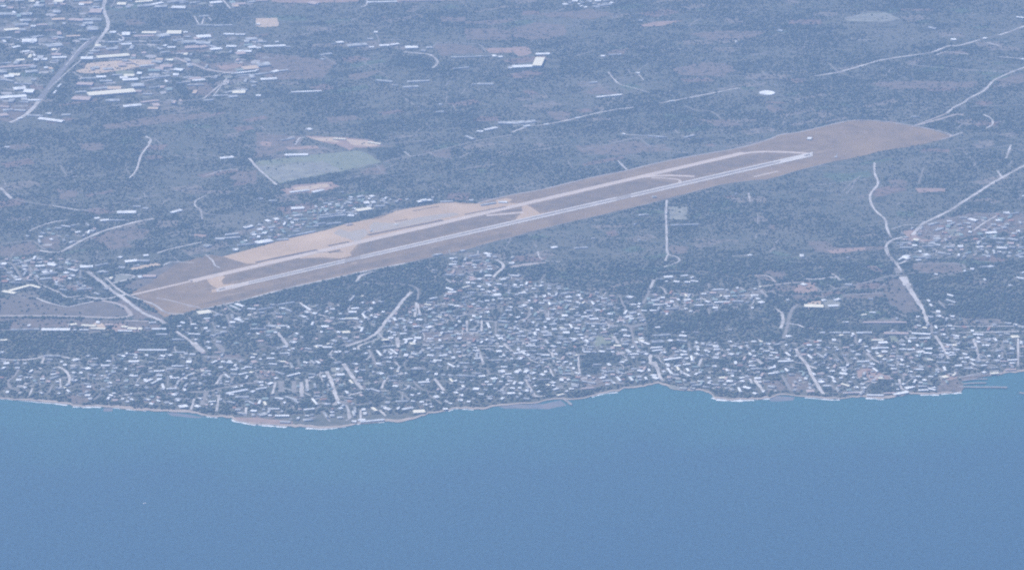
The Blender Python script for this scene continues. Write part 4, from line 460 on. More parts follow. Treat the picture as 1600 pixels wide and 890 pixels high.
'u3':[(207,530,312,517,26,'Y'),(522,452,590,475,12),(480,467,570,505,8,'L'),(257,576,310,573,10),(517,576,570,592,14),(705,502,830,482,8,'L'),(888,491,935,491,12),(942,502,990,525,12),(872,460,1010,437,8,'L'),(1090,472,1150,512,12),(622,492,690,496,8),(600,581,630,579,8),(625,549,650,547,8),(647,661,780,661,8,'L'),(782,630,860,642,16,'L'),(872,636,940,636,8),(842,691,870,691,12),(472,641,520,649,8),(415,651,445,651,10),(360,641,390,641,10),(262,656,290,656,18),(182,656,205,656,10),(132,701,230,706,10),(182,751,205,751,10),(282,766,310,772,10),(142,871,190,871,14),(288,822,318,820,14),(1312,496,1350,496,12),(1463,521,1530,521,14),(1382,536,1410,536,10),(1490,492,1550,487,12),(1472,435,1510,392,10,'L'),(1272,592,1320,602,18,'P'),(1237,641,1300,641,16),(1230,686,1250,686,14),(1372,686,1400,690,14),(1412,691,1475,686,18,'Y'),(1382,581,1460,576,8),(1482,571,1550,581,10),(982,766,1025,776,16),(1022,700,1045,712,14),(1247,813,1325,813,12),(1282,786,1325,786,10),(1347,851,1380,856,10),(1432,851,1460,856,14),(1502,829,1525,829,12),(987,826,1015,826,12),(1102,820,1160,832,10),(892,865,970,862,8),(0,751,100,751,10,'L'),(0,856,100,856,8,'L'),(1060,550,1110,565,12),(1550,600,1580,605,12),(95,692,130,696,10),(40,640,70,635,10),(340,555,380,540,8,'L'),(65,605,100,615,10),(1180,810,1210,825,12),(860,650,900,655,8),(1100,520,1130,535,12),(1170,530,1200,535,14),(1270,515,1290,520,12),(1575,440,1590,445,12),(655,870,700,875,10),(820,865,850,868,8),(560,600,590,602,8),(1310,785,1330,790,8),(490,545,500,580,8,'L'),(950,640,970,660,8)],
'u4':[(877,239,940,241,12,'Y'),(937,247,965,265,10,'P'),(402,241,430,241,14),(432,247,500,252,6),(335,241,355,246,24),(112,236,165,241,18),(142,181,190,179,16),(642,326,670,331,14),(1092,242,1125,252,10),(1042,218,1055,270,8),(802,257,870,263,8),(782,214,850,213,8),(1132,342,1190,346,10),(952,362,1060,335,6),(1352,351,1430,347,16),(1245,363,1275,363,16),(442,506,620,472,12),(522,533,635,533,14),(652,487,680,491,16),(692,471,780,456,7),(702,412,755,412,14),(62,611,130,607,12),(192,616,220,606,16),(8,577,45,562,12),(648,648,700,651,14),(717,685,780,672,20),(852,691,970,691,12),(892,741,980,743,14),(1033,728,1048,710,16),(1087,726,1165,718,14),(1102,691,1135,691,10),(1372,706,1410,702,12),(852,541,920,551,12),(922,582,940,582,14),(792,632,890,632,6),(1092,641,1180,632,10),(1492,736,1530,739,14),(1542,741,1600,737,14),(1440,490,1460,512,10),(552,348,620,332,8),(22,455,60,398,9),(80,382,120,380,10),(237,317,260,315,12),(482,307,540,308,8),(112,292,135,294,12),(0,276,90,276,9),(0,380,40,377,10),(1150,235,1185,262,14),(1190,240,1225,262,12),(1162,555,1205,605,8),(1380,632,1410,625,12),(1310,660,1345,660,10),(1130,375,1170,372,8),(430,350,470,380,8),(440,405,470,407,8),(570,300,600,297,8),(600,285,660,287,6),(20,500,50,505,8),(100,455,120,430,8,'L'),(500,460,540,450,8),(300,575,360,570,8),(110,550,140,552,8,'L'),(220,545,240,550,8),(1520,320,1545,325,12),(1470,400,1500,430,10),(1520,260,1545,262,12),(940,530,1040,560,8,'L'),(790,430,830,415,12),(1180,430,1186,465,10),(690,325,710,380,10,'L'),(660,180,690,182,12),(720,220,740,222,8),(640,580,680,600,18,'L'),(715,600,730,570,10),(760,580,775,610,10),(450,570,520,585,8,'L'),(1260,670,1290,710,10,'L'),(1440,540,1500,545,8,'L'),(1500,660,1515,700,18,'L'),(800,685,825,690,10),(1000,560,1050,590,10,'L'),(1300,180,1330,190,10),(1370,155,1400,160,12),(1420,150,1455,160,16),(860,325,930,345,8,'L'),(980,260,1000,300,6)],
'u5':[(27,521,90,523,14),(0,576,100,572,12),(0,688,30,692,18,'Y'),(232,561,265,566,10),(207,492,220,505,20),(852,356,920,356,12),(862,71,890,73,10),(887,119,920,119,12),(1042,129,1100,129,8),(722,173,745,173,12),(1032,52,1100,47,9),(1157,32,1200,42,12),(1372,216,1445,221,10),(1172,356,1200,351,14),(1227,346,1245,343,14),(662,456,715,463,10),(752,563,800,563,10),(672,653,715,641,14),(562,641,620,636,10),(592,582,640,586,12),(482,592,500,602,14),(387,652,440,653,10,'L'),(482,752,560,741,12),(572,736,630,736,16),(537,786,580,781,18,'Y'),(912,650,925,630,12),(1177,615,1200,660,12),(1042,586,1060,590,14),(1267,592,1370,606,8,'L'),(1452,686,1475,681,14),(1572,692,1590,702,14),(1272,741,1310,738,14),(1397,866,1430,861,12),(1502,300,1512,275,10),(1102,312,1125,305,14),(1187,302,1210,300,14),(1322,297,1350,301,14),(1382,307,1450,317,10,'L'),(1472,462,1500,470,14),(852,462,900,462,9),(30,440,75,390,10),(130,388,150,390,10),(50,490,110,488,8),(140,540,170,580,14),(230,440,240,460,10),(280,430,310,440,10),(300,520,325,520,12),(110,600,130,602,12),(440,575,490,575,12,'L'),(520,605,555,610,12),(650,480,680,482,8),(690,500,720,495,8),(840,320,900,340,10),(970,320,1030,305,8),(700,410,760,400,8),(1170,290,1200,290,8),(1240,290,1300,290,10),(1410,600,1430,602,8),(1100,245,1130,250,12),(1045,280,1080,282,8),(830,210,910,215,10,'L'),(910,70,925,72,8),(1350,410,1380,412,8),(1270,410,1310,410,10),(1100,430,1150,440,10,'L'),(1350,480,1390,482,12),(1300,560,1330,540,8),(1420,570,1450,560,8),(780,715,795,718,12),(790,690,850,690,8,'L'),(920,700,960,705,10),(1210,770,1250,755,10),(1390,770,1450,765,8),(1470,720,1500,722,10),(1060,840,1110,845,8),(1440,850,1500,845,10),(1540,840,1590,845,10),(680,820,705,825,14),(740,820,800,822,12),(850,860,880,862,10),(900,800,940,808,14),(160,560,200,590,12),(400,580,420,600,8)],
'u6':[(482,68,560,47,9),(572,43,630,40,16),(537,93,575,89,18,'Y'),(302,62,360,57,12),(302,116,400,107,9,'L'),(372,142,430,185,12),(262,155,300,200,12),(487,186,520,187,22),(672,126,705,122,12),(727,126,815,122,12),(682,186,735,191,12),(782,191,845,187,12),(547,176,600,176,10),(732,229,800,231,12),(882,208,910,206,16),(857,156,880,157,12),(922,161,960,159,10),(852,262,910,292,10),(942,252,1030,252,8,'L'),(1072,216,1120,212,9),(1392,171,1430,169,14),(1312,190,1330,200,18),(1372,216,1395,216,12),(1432,211,1470,216,20),(1275,325,1325,320,20),(1417,321,1450,326,24),(1492,321,1520,326,22),(1542,331,1570,340,16),(607,413,700,409,12),(922,351,1080,361,11),(1112,363,1160,359,14),(1212,386,1260,377,16),(1362,376,1400,374,10),(1442,416,1480,421,16),(1062,466,1110,469,18),(1182,433,1220,431,10),(1232,466,1262,466,12),(1372,461,1410,461,12),(1347,506,1410,501,14),(1302,506,1330,501,18),(1542,491,1560,491,20),(1292,546,1315,549,16),(737,536,775,531,20),(947,521,980,521,16),(937,563,975,561,14),(1012,571,1040,573,14),(617,576,650,573,14),(650,601,680,597,12),(417,571,520,567,12,'L'),(692,591,720,593,12),(675,340,700,325,12),(545,302,640,302,8,'L'),(225,640,252,636,30),(328,625,375,642,14),(430,645,445,625,10),(472,637,560,622,12),(562,672,660,667,24,'Y'),(147,671,175,671,20),(62,741,95,741,16),(122,741,320,722,11),(812,636,850,633,12),(392,442,435,445,12),(352,361,430,357,8,'L'),(362,397,430,397,8,'L'),(75,625,80,675,16,'L'),(0,162,25,165,18),(60,132,85,134,12),(190,115,205,120,10),(55,255,80,258,12),(90,320,105,325,14),(160,170,180,175,12),(340,240,375,245,8),(270,330,310,345,14),(370,290,395,300,10),(430,320,445,325,10),(500,340,510,350,8),(820,180,840,182,8),(910,410,925,400,10),(870,390,895,415,10),(800,350,830,352,10,'L'),(1220,230,1290,225,6,'L'),(1540,70,1590,65,10),(1500,110,1580,108,8),(1410,75,1430,72,10),(1280,40,1300,45,12),(1340,90,1380,140,10,'L'),(1280,115,1310,117,8),(1570,220,1590,225,10),(1500,180,1530,190,12),(1440,170,1490,165,8),(1170,205,1190,210,8,'L'),(1350,400,1390,402,8),(1280,405,1310,407,8),(1330,345,1380,342,10),(1560,380,1580,384,12),(1040,400,1060,395,8),(950,410,990,412,8,'L'),(800,500,815,510,10),(920,480,940,475,10),(600,510,620,505,10),(545,515,570,522,10),(1110,510,1150,515,8),(1480,545,1530,550,12,'L'),(1420,535,1440,545,10,'L'),(1570,440,1590,442,10),(1500,455,1530,470,12,'L'),(1180,545,1220,550,12,'L'),(830,570,850,585,14),(860,585,890,590,10),(710,615,720,617,8),(55,590,70,588,10),(0,490,20,495,10),(210,465,290,490,8,'L'),(170,470,200,475,10,'L'),(770,280,800,282,6,'L')],
'u7':[(347,371,425,357,12),(592,581,665,576,14),(692,589,718,591,16),(362,551,410,549,16),(742,536,785,536,12),(372,691,425,691,16),(562,618,730,620,10),(1092,509,1165,509,10),(1022,509,1070,509,8),(1212,229,1285,226,16),(1222,266,1245,268,10),(1292,266,1340,271,12),(1382,271,1430,273,10),(1352,221,1410,216,8),(1147,246,1200,246,8),(1432,261,1495,269,7),(1122,463,1200,459,8),(1322,440,1345,508,14),(1227,496,1330,491,8,'L'),(1207,457,1240,455,10),(1227,536,1245,536,14),(1142,651,1180,646,12),(872,716,930,721,12),(792,801,855,801,14),(592,741,630,746,24,'L'),(772,851,800,852,10),(672,846,720,851,12),(542,851,600,853,10),(1012,762,1090,792,10),(1247,761,1280,756,14),(1522,786,1550,786,20),(1302,851,1340,850,12),(1122,716,1260,706,12,'L'),(1112,772,1210,766,10,'L'),(1337,716,1400,722,14),(1362,691,1380,686,10),(190,276,205,272,10),(162,312,200,298,10),(172,446,215,446,10),(255,445,265,470,10),(320,437,330,445,14),(232,581,265,581,16),(292,605,315,590,14),(142,581,190,578,8),(902,391,950,401,16),(692,409,740,407,8),(742,456,790,461,14),(612,440,630,465,14),(652,431,670,435,10),(520,462,550,442,8),(442,606,520,597,10,'L'),(1462,466,1540,463,10),(1402,376,1440,372,10),(1522,371,1560,371,10),(882,545,900,515,12),(922,576,960,576,12),(145,380,150,410,8),(60,300,80,275,8),(10,300,40,300,8),(120,400,160,402,8),(400,430,440,432,8),(480,440,520,460,10),(260,500,310,498,8),(430,500,470,498,8),(560,510,620,512,8,'L'),(640,510,680,505,8),(580,550,620,552,8),(460,550,520,548,8,'L'),(430,630,450,660,12),(280,665,320,662,14),(340,650,380,652,10),(490,710,540,712,10),(210,715,280,710,10),(130,700,145,720,12),(0,720,50,722,12),(0,685,30,690,12),(540,760,580,790,12),(330,740,400,745,8,'L'),(420,740,480,745,10),(100,750,170,755,8,'L'),(270,800,310,810,12),(140,810,210,805,8,'L'),(380,770,420,772,10),(230,760,250,790,12),(30,860,60,880,10),(150,870,200,872,10),(1030,600,1050,590,12),(1000,450,1020,455,12),(940,460,980,458,8),(700,640,720,645,8,'L'),(640,670,660,665,8),(1000,540,1010,550,8),(820,600,840,602,8),(1420,780,1430,840,8),(1190,860,1230,858,10),(1100,820,1200,812,9),(1490,830,1500,850,12),(1560,850,1596,855,10),(900,850,940,855,10),(950,870,1000,872,9),(1370,850,1400,852,12),(1460,690,1500,692,8,'L'),(1390,380,1400,400,8),(820,490,840,500,8,'L'),(580,430,610,435,10,'L'),(1560,430,1596,440,8)],
'u8':[(847,244,885,246,12),(742,266,765,263,18),(622,264,690,264,7),(818,372,850,408,14),(780,412,800,430,16),(925,372,950,405,14),(992,312,1040,322,14),(1055,375,1070,398,14),(1078,312,1095,312,20),(1238,302,1280,350,12),(1322,292,1340,320,14),(1372,342,1430,370,10),(1402,302,1420,328,12),(1472,342,1492,345,18),(1387,214,1415,216,14),(1522,95,1545,93,22),(1542,191,1575,186,12),(1212,228,1360,206,12),(1112,152,1190,142,10),(1572,376,1600,376,14),(1342,457,1400,465,14),(1442,438,1520,432,8,'L'),(342,392,375,392,22),(402,391,425,388,14),(447,438,500,440,22,'L'),(522,466,625,456,12,'P'),(342,512,360,520,22),(302,465,320,472,18),(392,486,410,488,14),(185,342,215,355,12),(215,325,240,325,14),(97,492,120,492,20),(52,322,80,325,20),(0,422,40,422,16),(187,186,260,187,8),(142,285,180,270,8),(282,150,300,152,10),(425,260,445,260,14),(472,331,510,345,10),(362,346,430,342,10),(532,402,640,420,8),(47,542,90,546,12),(380,412,400,412,10),(10,310,20,330,10),(100,320,125,340,16),(120,380,150,382,12),(170,390,260,385,8),(300,310,320,330,10,'L'),(150,215,190,210,10),(200,225,240,220,8,'L'),(320,245,350,240,8),(380,245,410,240,8),(460,195,490,185,10),(560,65,585,85,12),(650,155,720,152,10),(770,155,800,150,8),(910,180,950,180,9),(1050,175,1080,180,14),(1000,60,1050,65,12),(860,25,930,25,12),(870,75,930,65,8,'L'),(1110,70,1200,65,10,'L'),(1240,60,1280,62,12),(1110,120,1180,115,9),(1320,60,1400,70,12,'L'),(1290,155,1330,150,9),(1350,150,1390,152,8),(1420,140,1435,155,10),(1470,150,1500,140,12),(680,380,720,370,12),(700,400,780,395,8,'L'),(690,310,740,330,8,'L'),(750,320,800,318,8,'L'),(940,300,990,298,8,'L'),(820,310,840,345,12,'L'),(1000,390,1030,395,12,'L'),(1120,370,1160,385,14),(1300,280,1350,270,10),(1370,265,1430,262,8),(1440,200,1450,240,10),(1350,320,1365,350,9),(1580,420,1600,430,10),(1430,462,1470,465,8,'L'),(60,370,80,375,10),(270,410,300,420,14),(230,430,260,440,10),(20,480,60,485,10,'L'),(160,500,180,490,8),(280,440,300,450,10),(450,75,480,60,8),(330,30,370,35,8)],
'u9':[(902,53,940,53,14),(467,46,510,46,10,'L'),(497,382,560,382,14),(582,355,640,400,12),(567,432,600,445,16),(457,438,480,442,14),(340,431,435,431,14,'L'),(192,441,320,436,8),(27,472,110,466,12),(122,461,195,461,10),(177,336,270,331,9),(375,321,390,321,14),(240,386,255,386,12),(272,391,320,389,12),(72,371,120,369,8),(560,490,580,492,10),(500,486,520,486,12),(1482,523,1535,524,10),(1417,547,1460,540,8),(1262,606,1310,604,9),(1072,693,1110,691,8),(1152,692,1250,692,9),(1262,692,1320,690,8),(0,232,15,235,16),(10,262,50,268,8),(1280,290,1340,292,14),(920,285,955,296,14),(1087,424,1120,420,12),(1140,470,1225,466,14),(1190,425,1235,410,12),(940,470,1100,474,24,'Y'),(790,420,815,420,12,'L'),(570,310,585,312,8),(520,330,540,325,8),(400,390,410,395,10),(310,665,340,668,14,'L'),(1297,70,1312,72,12,'L'),(1330,720,1345,722,8)],
'u10':[(122,376,165,373,14),(232,376,300,373,14),(357,251,380,251,24),(332,320,380,319,12),(312,175,350,182,16),(375,176,398,178,18),(80,96,110,93,20),(308,76,335,72,14),(502,73,540,73,12),(567,71,595,73,12),(342,113,375,111,12),(402,377,440,372,12),(452,366,480,362,16),(412,406,440,402,14),(432,450,490,465,14),(497,301,590,299,10),(642,342,720,332,10),(722,239,850,236,11),(785,305,808,328,16),(975,190,1010,222,16),(985,141,1015,143,16),(1052,178,1110,215,16),(1232,293,1290,293,14),(1237,336,1300,345,14),(1232,376,1260,376,10),(1047,67,1085,67,12),(1172,61,1205,61,18),(790,32,830,27,14),(962,103,1000,101,12),(782,101,800,101,14),(785,170,825,200,12),(1065,402,1100,415,16),(1097,442,1160,442,10),(1252,425,1320,445,10),(1357,456,1390,454,14),(1267,501,1440,496,12),(960,487,1020,484,20,'P'),(1515,302,1555,330,16),(1490,263,1530,263,10),(1502,61,1600,61,12),(1502,131,1550,129,12),(1552,191,1590,200,14),(1342,216,1370,214,12),(1382,241,1480,236,10),(1060,265,1075,268,10,'L'),(30,150,60,140,12),(60,190,130,190,8),(25,345,50,340,14),(110,145,140,155,8),(190,140,240,138,10),(200,178,230,180,9),(180,210,230,212,8),(400,125,420,140,12),(455,105,470,110,8),(485,175,500,195,12),(485,240,510,238,10),(620,90,660,95,12),(690,100,740,92,8),(600,155,650,152,9),(660,165,720,170,8),(700,205,730,207,12),(640,215,700,220,8,'L'),(650,130,690,140,8,'L'),(640,300,700,285,10),(690,275,705,277,10),(820,290,850,292,8,'L'),(600,405,650,400,8,'L'),(640,445,700,450,14,'L'),(170,430,230,432,10,'L'),(265,430,290,432,10),(330,435,370,433,10),(395,465,415,500,12),(520,500,545,510,12),(590,488,610,490,16),(1200,225,1225,235,12),(1260,185,1290,190,8,'L'),(1330,150,1360,160,12,'L'),(1190,120,1215,122,10),(1120,120,1160,125,8,'L'),(1040,125,1080,128,10,'L'),(1340,370,1360,375,10),(1180,400,1200,420,12),(1430,380,1460,385,8),(1410,425,1440,430,8),(1140,360,1180,370,10,'L'),(1010,340,1030,360,8),(1310,405,1340,410,10),(540,330,570,330,8,'L'),(1560,380,1596,376,14,'Y'),(1570,240,1590,245,10)],
'u11':[(257,607,620,607,11,'P'),(432,696,635,698,16,'P'),(202,693,330,691,9),(0,693,50,691,8),(82,693,160,691,8),(662,698,820,706,12),(645,739,700,737,8),(722,741,815,739,10),(907,708,945,708,14),(992,713,1060,723,12),(342,751,430,749,10),(387,776,460,773,16),(332,826,380,826,12),(372,819,470,819,9),(412,851,460,851,14),(370,880,420,885,10),(762,826,835,826,12),(762,861,830,865,12),(952,795,1000,795,10),(1002,796,1040,796,14,'Y'),(1007,833,1060,833,8),(945,870,970,860,12),(1172,706,1260,709,12),(1267,742,1310,760,14),(1347,742,1370,768,16),(1492,728,1555,723,18),(867,518,900,518,20),(867,556,905,556,14),(797,425,815,440,14),(888,425,945,490,8),(952,417,1030,442,9),(962,375,1010,388,9),(987,555,1020,557,12),(592,62,640,78,16),(1152,162,1180,162,14),(1582,191,1596,195,16),(1537,232,1600,244,10),(952,636,1000,636,9),(1242,148,1350,137,10),(315,526,360,522,10),(252,548,300,540,8),(87,606,130,604,9),(1562,61,1580,63,10),(752,46,800,42,14),(702,560,730,558,10),(815,460,835,480,10),(970,462,1005,460,10),(705,632,740,636,9),(750,650,790,655,12),(860,640,870,665,12),(840,690,880,695,9,'L'),(60,715,90,712,12),(0,750,30,752,18),(270,808,300,806,8),(560,790,610,795,10),(560,830,600,832,10),(630,835,690,830,8),(640,760,650,780,10),(1090,730,1120,732,8),(970,880,1030,875,10),(1250,800,1270,795,10),(1190,760,1230,775,10),(1280,795,1310,800,12),(1480,825,1520,828,12),(1430,700,1480,705,8,'L'),(1360,690,1420,688,8,'L'),(1560,780,1590,785,10),(1290,15,1300,40,10),(1335,20,1350,30,10),(850,205,880,208,10),(1265,250,1280,265,12),(1470,300,1500,298,12,'L'),(170,700,180,720,8),(600,70,610,80,8),(700,90,740,88,8),(780,72,820,70,8,'L'),(1100,190,1110,180,8),(300,410,340,412,6,'L')],
'u12':[(872,352,975,354,10,'L'),(1022,381,1080,379,12),(517,634,635,612,15),(292,637,430,640,11),(92,606,240,606,8,'P'),(432,611,530,607,10,'P'),(902,480,960,470,18,'Y'),(1005,471,1030,455,12,'Y'),(352,405,390,430,14),(62,401,110,399,12),(62,446,130,451,12),(72,481,100,480,10),(192,556,230,561,12),(92,535,150,560,12),(462,376,520,381,14),(492,406,540,406,10),(562,371,600,373,12),(632,431,670,431,12),(682,411,760,413,10),(582,531,605,535,14),(717,553,790,551,9),(752,501,785,501,14),(722,521,750,523,10),(662,556,690,560,9),(482,331,510,336,12),(372,296,400,301,14),(432,261,460,261,14),(792,331,840,333,9),(762,240,830,238,10),(782,281,830,286,12),(1202,350,1230,340,10),(1062,320,1090,318,12),(1252,432,1280,440,14),(1402,332,1420,320,10),(1462,336,1540,331,9),(1482,241,1520,246,9),(1385,320,1395,300,10),(1292,301,1320,300,12),(1282,351,1300,355,10),(1152,361,1190,385,9),(1322,460,1390,455,14),(1210,520,1280,522,10),(1345,560,1455,562,12),(950,510,960,530,12,'G'),(700,300,720,310,12),(540,300,590,305,10,'L'),(550,205,600,207,8),(640,250,700,242,8,'L'),(330,365,360,366,10),(200,340,310,340,9,'L'),(155,320,185,318,10),(25,335,50,333,10),(150,260,190,265,12,'L'),(300,265,320,262,12),(30,260,50,250,10),(650,470,690,475,10),(800,470,840,475,10),(700,470,740,472,8),(620,385,640,390,10),(800,570,860,585,8),(720,585,800,583,8),(540,575,560,578,8),(860,430,890,435,8),(930,395,945,430,8),(1080,350,1120,352,8),(1090,280,1130,290,8),(1100,400,1150,405,8),(1240,380,1280,375,8),(1320,400,1380,395,9,'L'),(1410,380,1450,375,8,'L'),(1360,260,1380,262,8),(1480,360,1520,358,10),(1560,300,1590,302,10,'L'),(1570,180,1590,185,10),(1450,280,1510,275,8,'L'),(980,270,1020,275,8),(1030,200,1060,195,8),(900,260,930,262,8),(850,290,880,295,10,'L'),(240,640,270,600,10,'L'),(0,480,20,500,10),(40,570,60,600,10),(1440,415,1530,412,12,'P'),(1150,400,1170,402,8),(170,450,190,455,10),(590,240,620,245,8),(330,500,360,502,6,'L')],
}
LANDMARKS = [
('the control tower',678,312),('the hook road west of the runway',205,490),('the west end of the runway',335,462),('the middle taxiway link',828,335),('the east end of the runway',1272,245),
('the tan apron west corner',350,404),('the long white hangar row',90,514),('the cream airport shed',30,455),('the curved road to the sea',585,520),('the looping northern lane',785,420),
('the foam-edged western point',440,655),('the long white seafront wall',585,655),('the cream beachfront hall',655,645),('the concrete jetty',893,630),('the sand beach by the jetty',930,612),
('the small rounded bay',1020,598),('the curved white beach',1150,618),('the quay with piers',1485,595),('the bright white quayside shed',1408,616),('the pink clearing near shore',1360,580),
('the long low pink sheds',1400,505),('the cream roofed compound',1270,475),('the pink quarry ground',1265,440),('the wide track over the plain',1430,470),('the hillside road bend',1390,385),
('the eastern hillside suburb',1500,370),('the straight lane below the runway',1040,380),('the walled round field',1400,465),('the green crop field',480,260),('the sandy quarry bank',540,220),
('the lone white reservoir',1198,146),('the red field',812,82),('the tall cream block',842,97),('the northern industrial highway',110,95),('the orange factory yard',170,105),
('the large cream warehouse',175,145),('the northern hooked road',680,95),('the white road across the plain',1330,100),('the village on the northern edge',920,5),('the highway junction at far left',40,180),
('the western beach strip',130,630),('the dark orchard by town',80,545),('the town centre blocks',860,510),('the dark town park',920,555),('the two white oblique streets',530,600),
('the grey triangular lot',310,540),('the steep white lane',555,580),('the inland track junction',1040,470),('the small farms by the track',1055,435),('the forked road in the east woods',1230,500),
('the eastern shore road',1560,520),('the town road fork',1000,520),('the grey shore square',1250,600),('the roundabout west of town',270,500),('the lane above the beach',460,600),('the central seafront',760,620),
('the west village street',110,590),('the white terrace row',740,590),('the northwest quarter',500,490),('the wooded middle shore',1150,570),('the tan strip west of the apron',225,415),('the winding white lane',215,250)]
ROOFN = dict(W='white', L='grey', P='pink', T='sandy', Y='cream', G='green-grey', R='red-tiled')
def obox(cx, cy, L, D, rz):
    c, s = math.cos(rz), math.sin(rz)
    return [(cx+c*x-s*y, cy+s*x+c*y) for x, y in ((-L/2,-D/2),(L/2,-D/2),(L/2,D/2),(-L/2,D/2))]
def body(mb, L, D, h, roof, style, seed, ox=0, oy=0, rz=0, parts=None):
    """A building around the local origin; parts = dict of builders for a thing that is split, else all in mb"""
    r = random.Random(seed); pb = parts or {}
    wall = pb.get('wall', mb); rf = pb.get('roof', mb); gl = pb.get('window', mb); dr = pb.get('door', mb)
    T = lambda x, y: (ox+math.cos(rz)*x-math.sin(rz)*y, oy+math.sin(rz)*x+math.cos(rz)*y)
    def box(m, k, x0, x1, y0, y1, z0, z1): m.hull([T(x0,y0),T(x1,y0),T(x1,y1),T(x0,y1)], z0, z1, k)
    box(wall, 'wallW', -L/2, L/2, -D/2, D/2, -0.3, h)
    if style == 'gable':
        e = .5; x0, x1, y0, y1, rh = -L/2-e, L/2+e, -D/2-e, D/2+e, min(D*.22, 2.6)
        A = [T(x0,y0)+(h+.05,), T(x1,y0)+(h+.05,), T(x1,0)+(h+rh,), T(x0,0)+(h+rh,), T(x1,y1)+(h+.05,), T(x0,y1)+(h+.05,)]
        rf.face([A[0],A[1],A[2],A[3]], roof); rf.face([A[3],A[2],A[4],A[5]], roof)
        rf.face([A[1],A[4],A[2]], roof); rf.face([A[0],A[3],A[5]], roof); rf.face([A[0],A[5],A[4],A[1]], roof)
    elif style == 'hip':
        e = .5; x0, x1, y0, y1, rh, q = -L/2-e, L/2+e, -D/2-e, D/2+e, min(D*.2, 2.4), min(D, L)*.42
        A = [T(x0,y0)+(h+.05,), T(x1,y0)+(h+.05,), T(x1,y1)+(h+.05,), T(x0,y1)+(h+.05,), T(x0+q,0)+(h+rh,), T(x1-q,0)+(h+rh,)]
        rf.face([A[0],A[1],A[5],A[4]], roof); rf.face([A[1],A[2],A[5]], roof); rf.face([A[2],A[3],A[4],A[5]], roof); rf.face([A[3],A[0],A[4]], roof); rf.face([A[0],A[3],A[2],A[1]], roof)
    else:
        box(rf, roof, -L/2-.25, L/2+.25, -D/2-.25, D/2+.25, h+.02, h+.35)
        for a in ((-L/2-.25,L/2+.25,-D/2-.25,-D/2+.1),(-L/2-.25,L/2+.25,D/2-.1,D/2+.25),(-L/2-.25,-L/2+.1,-D/2+.12,D/2-.12),(L/2-.1,L/2+.25,-D/2+.12,D/2-.12)):
            box(rf, roof, *a, h+.36, h+.8)
        tx_, ty_ = r.uniform(-L*.3, L*.3), r.uniform(-D*.2, D*.25)
        box(rf, 'metal', tx_, tx_+1.6, ty_, ty_+1.6, h+.36, h+1.9)
        if style == 'flat2' and L > 12: box(rf, 'wallW', -L/2+1, -L/2+min(5, L*.4), -D*.3, D*.3, h+.36, h+2.7)
    n = max(1, min(10, int(L/4.5))); fl = max(1, int(h/3.1))
    for f_ in range(fl):
        for i in range(n):
            x = -L/2+(i+.5)*L/n; z = .9+f_*3
            if f_ == 0 and i == n//2: box(dr, 'asphalt', x-.9, x+.9, -D/2-.06, -D/2+.02, -.2, 2.3)
            else: box(gl, 'glass', x-.7, x+.7, -D/2-.05, -D/2+.02, z, z+1.2)
        for i in range(max(1, int(D/6))):
            y = -D/2+(i+.5)*D/max(1, int(D/6)); box(gl, 'glass', L/2-.02, L/2+.05, y-.6, y+.6, .9+f_*3, 2.1+f_*3)
HOUSES = []; BIG = []; SEEN = []; LANE = MB(); nl = 0
def add(px1, py1, px2, py2, th, roof, hand=True):
    global nl
    mx, my = (px1+px2)/2, (py1+py2)/2
    for a, b_, w in SEEN:
        if abs(a-mx) < (2.4 if hand else 3.5) and abs(b_-my) < (1.3 if hand else 1.9): return False
    k = mpp(mx, my)
    a, b_ = np.array(G(px1, py1)), np.array(G(px2, py2)); L = float(np.linalg.norm(b_-a)); c = (a+b_)/2
    steep = abs(py2-py1) > 0.45*abs(px2-px1)
    tp = th*k
    if steep:
        D = max(8.0, tp*1.05); h = 4.0
        if L > 62: 
            ribbon(LANE, [tuple(a), tuple(b_)], D*.9, 'yard', .7+.0012*(nl % 60), .15); nl += 1; return True
    else:
        h = min(max(tp*.38, 2.8), 8.5 if L < 45 else 7.5)
        D = max(11.0, (tp*1.08-h*.35)/.31)
        c = c-np.array([0, h*.95/2/.31])
    L = max(L, 8.0)
    rz = math.atan2(b_[1]-a[1], b_[0]-a[0])
    if rz > math.pi/2: rz -= math.pi
    if rz < -math.pi/2: rz += math.pi
    for q in obox(c[0], c[1], L, D, rz):     # keep every footprint on land
        i, j = int((q[0]-GX0)/CS), int((q[1]-GY0)/CS)
        if 0 <= i < GNX and 0 <= j < GNY and SEAM[j, i] == 0:
            c = c+np.array([0, 16.0]); break
    i, j = int((c[0]-GX0)/CS), int((c[1]-GY0)/CS)
    if 0 <= i < GNX and 0 <= j < GNY and SEAM[j, i] == 0: return False
    SEEN.append((mx, my, th))
    rec = dict(c=(float(c[0]), float(c[1])), L=L, D=D, h=h, rz=rz, roof=roof, px=(mx, my), size=L*(D*.31+h*.95)/k/k, seed=len(SEEN))
    rec['style'] = random.Random(len(SEEN)).choice(['flat','flat2','gable','hip','flat']) if L < 34 else random.Random(len(SEEN)).choice(['gable','flat'])
    (HOUSES if L < 34 and hand != 'big' else BIG).append(rec)
    s = max(1, int(L/CS))
    for t in range(s+1): stamp(c[0]+math.cos(rz)*(t/s-.5)*L, c[1]+math.sin(rz)*(t/s-.5)*L, D/2+1, 3)
    if not steep: stamp(c[0], c[1]-D/2-6, 5, 3)     # open ground in front, so that the lit front shows
    return True
for t, L_ in B_.items():
    for e in L_:
        r = e[5] if len(e) > 5 else 'W'
        if r == 'W' and t[0] == 'u' and random.random() < .22: r = random.choice('LLLY')
        p, q = F(t, e[0], e[1]), F(t, e[2], e[3])
        add(*p, *q, e[4]/TILES[t][2], r)
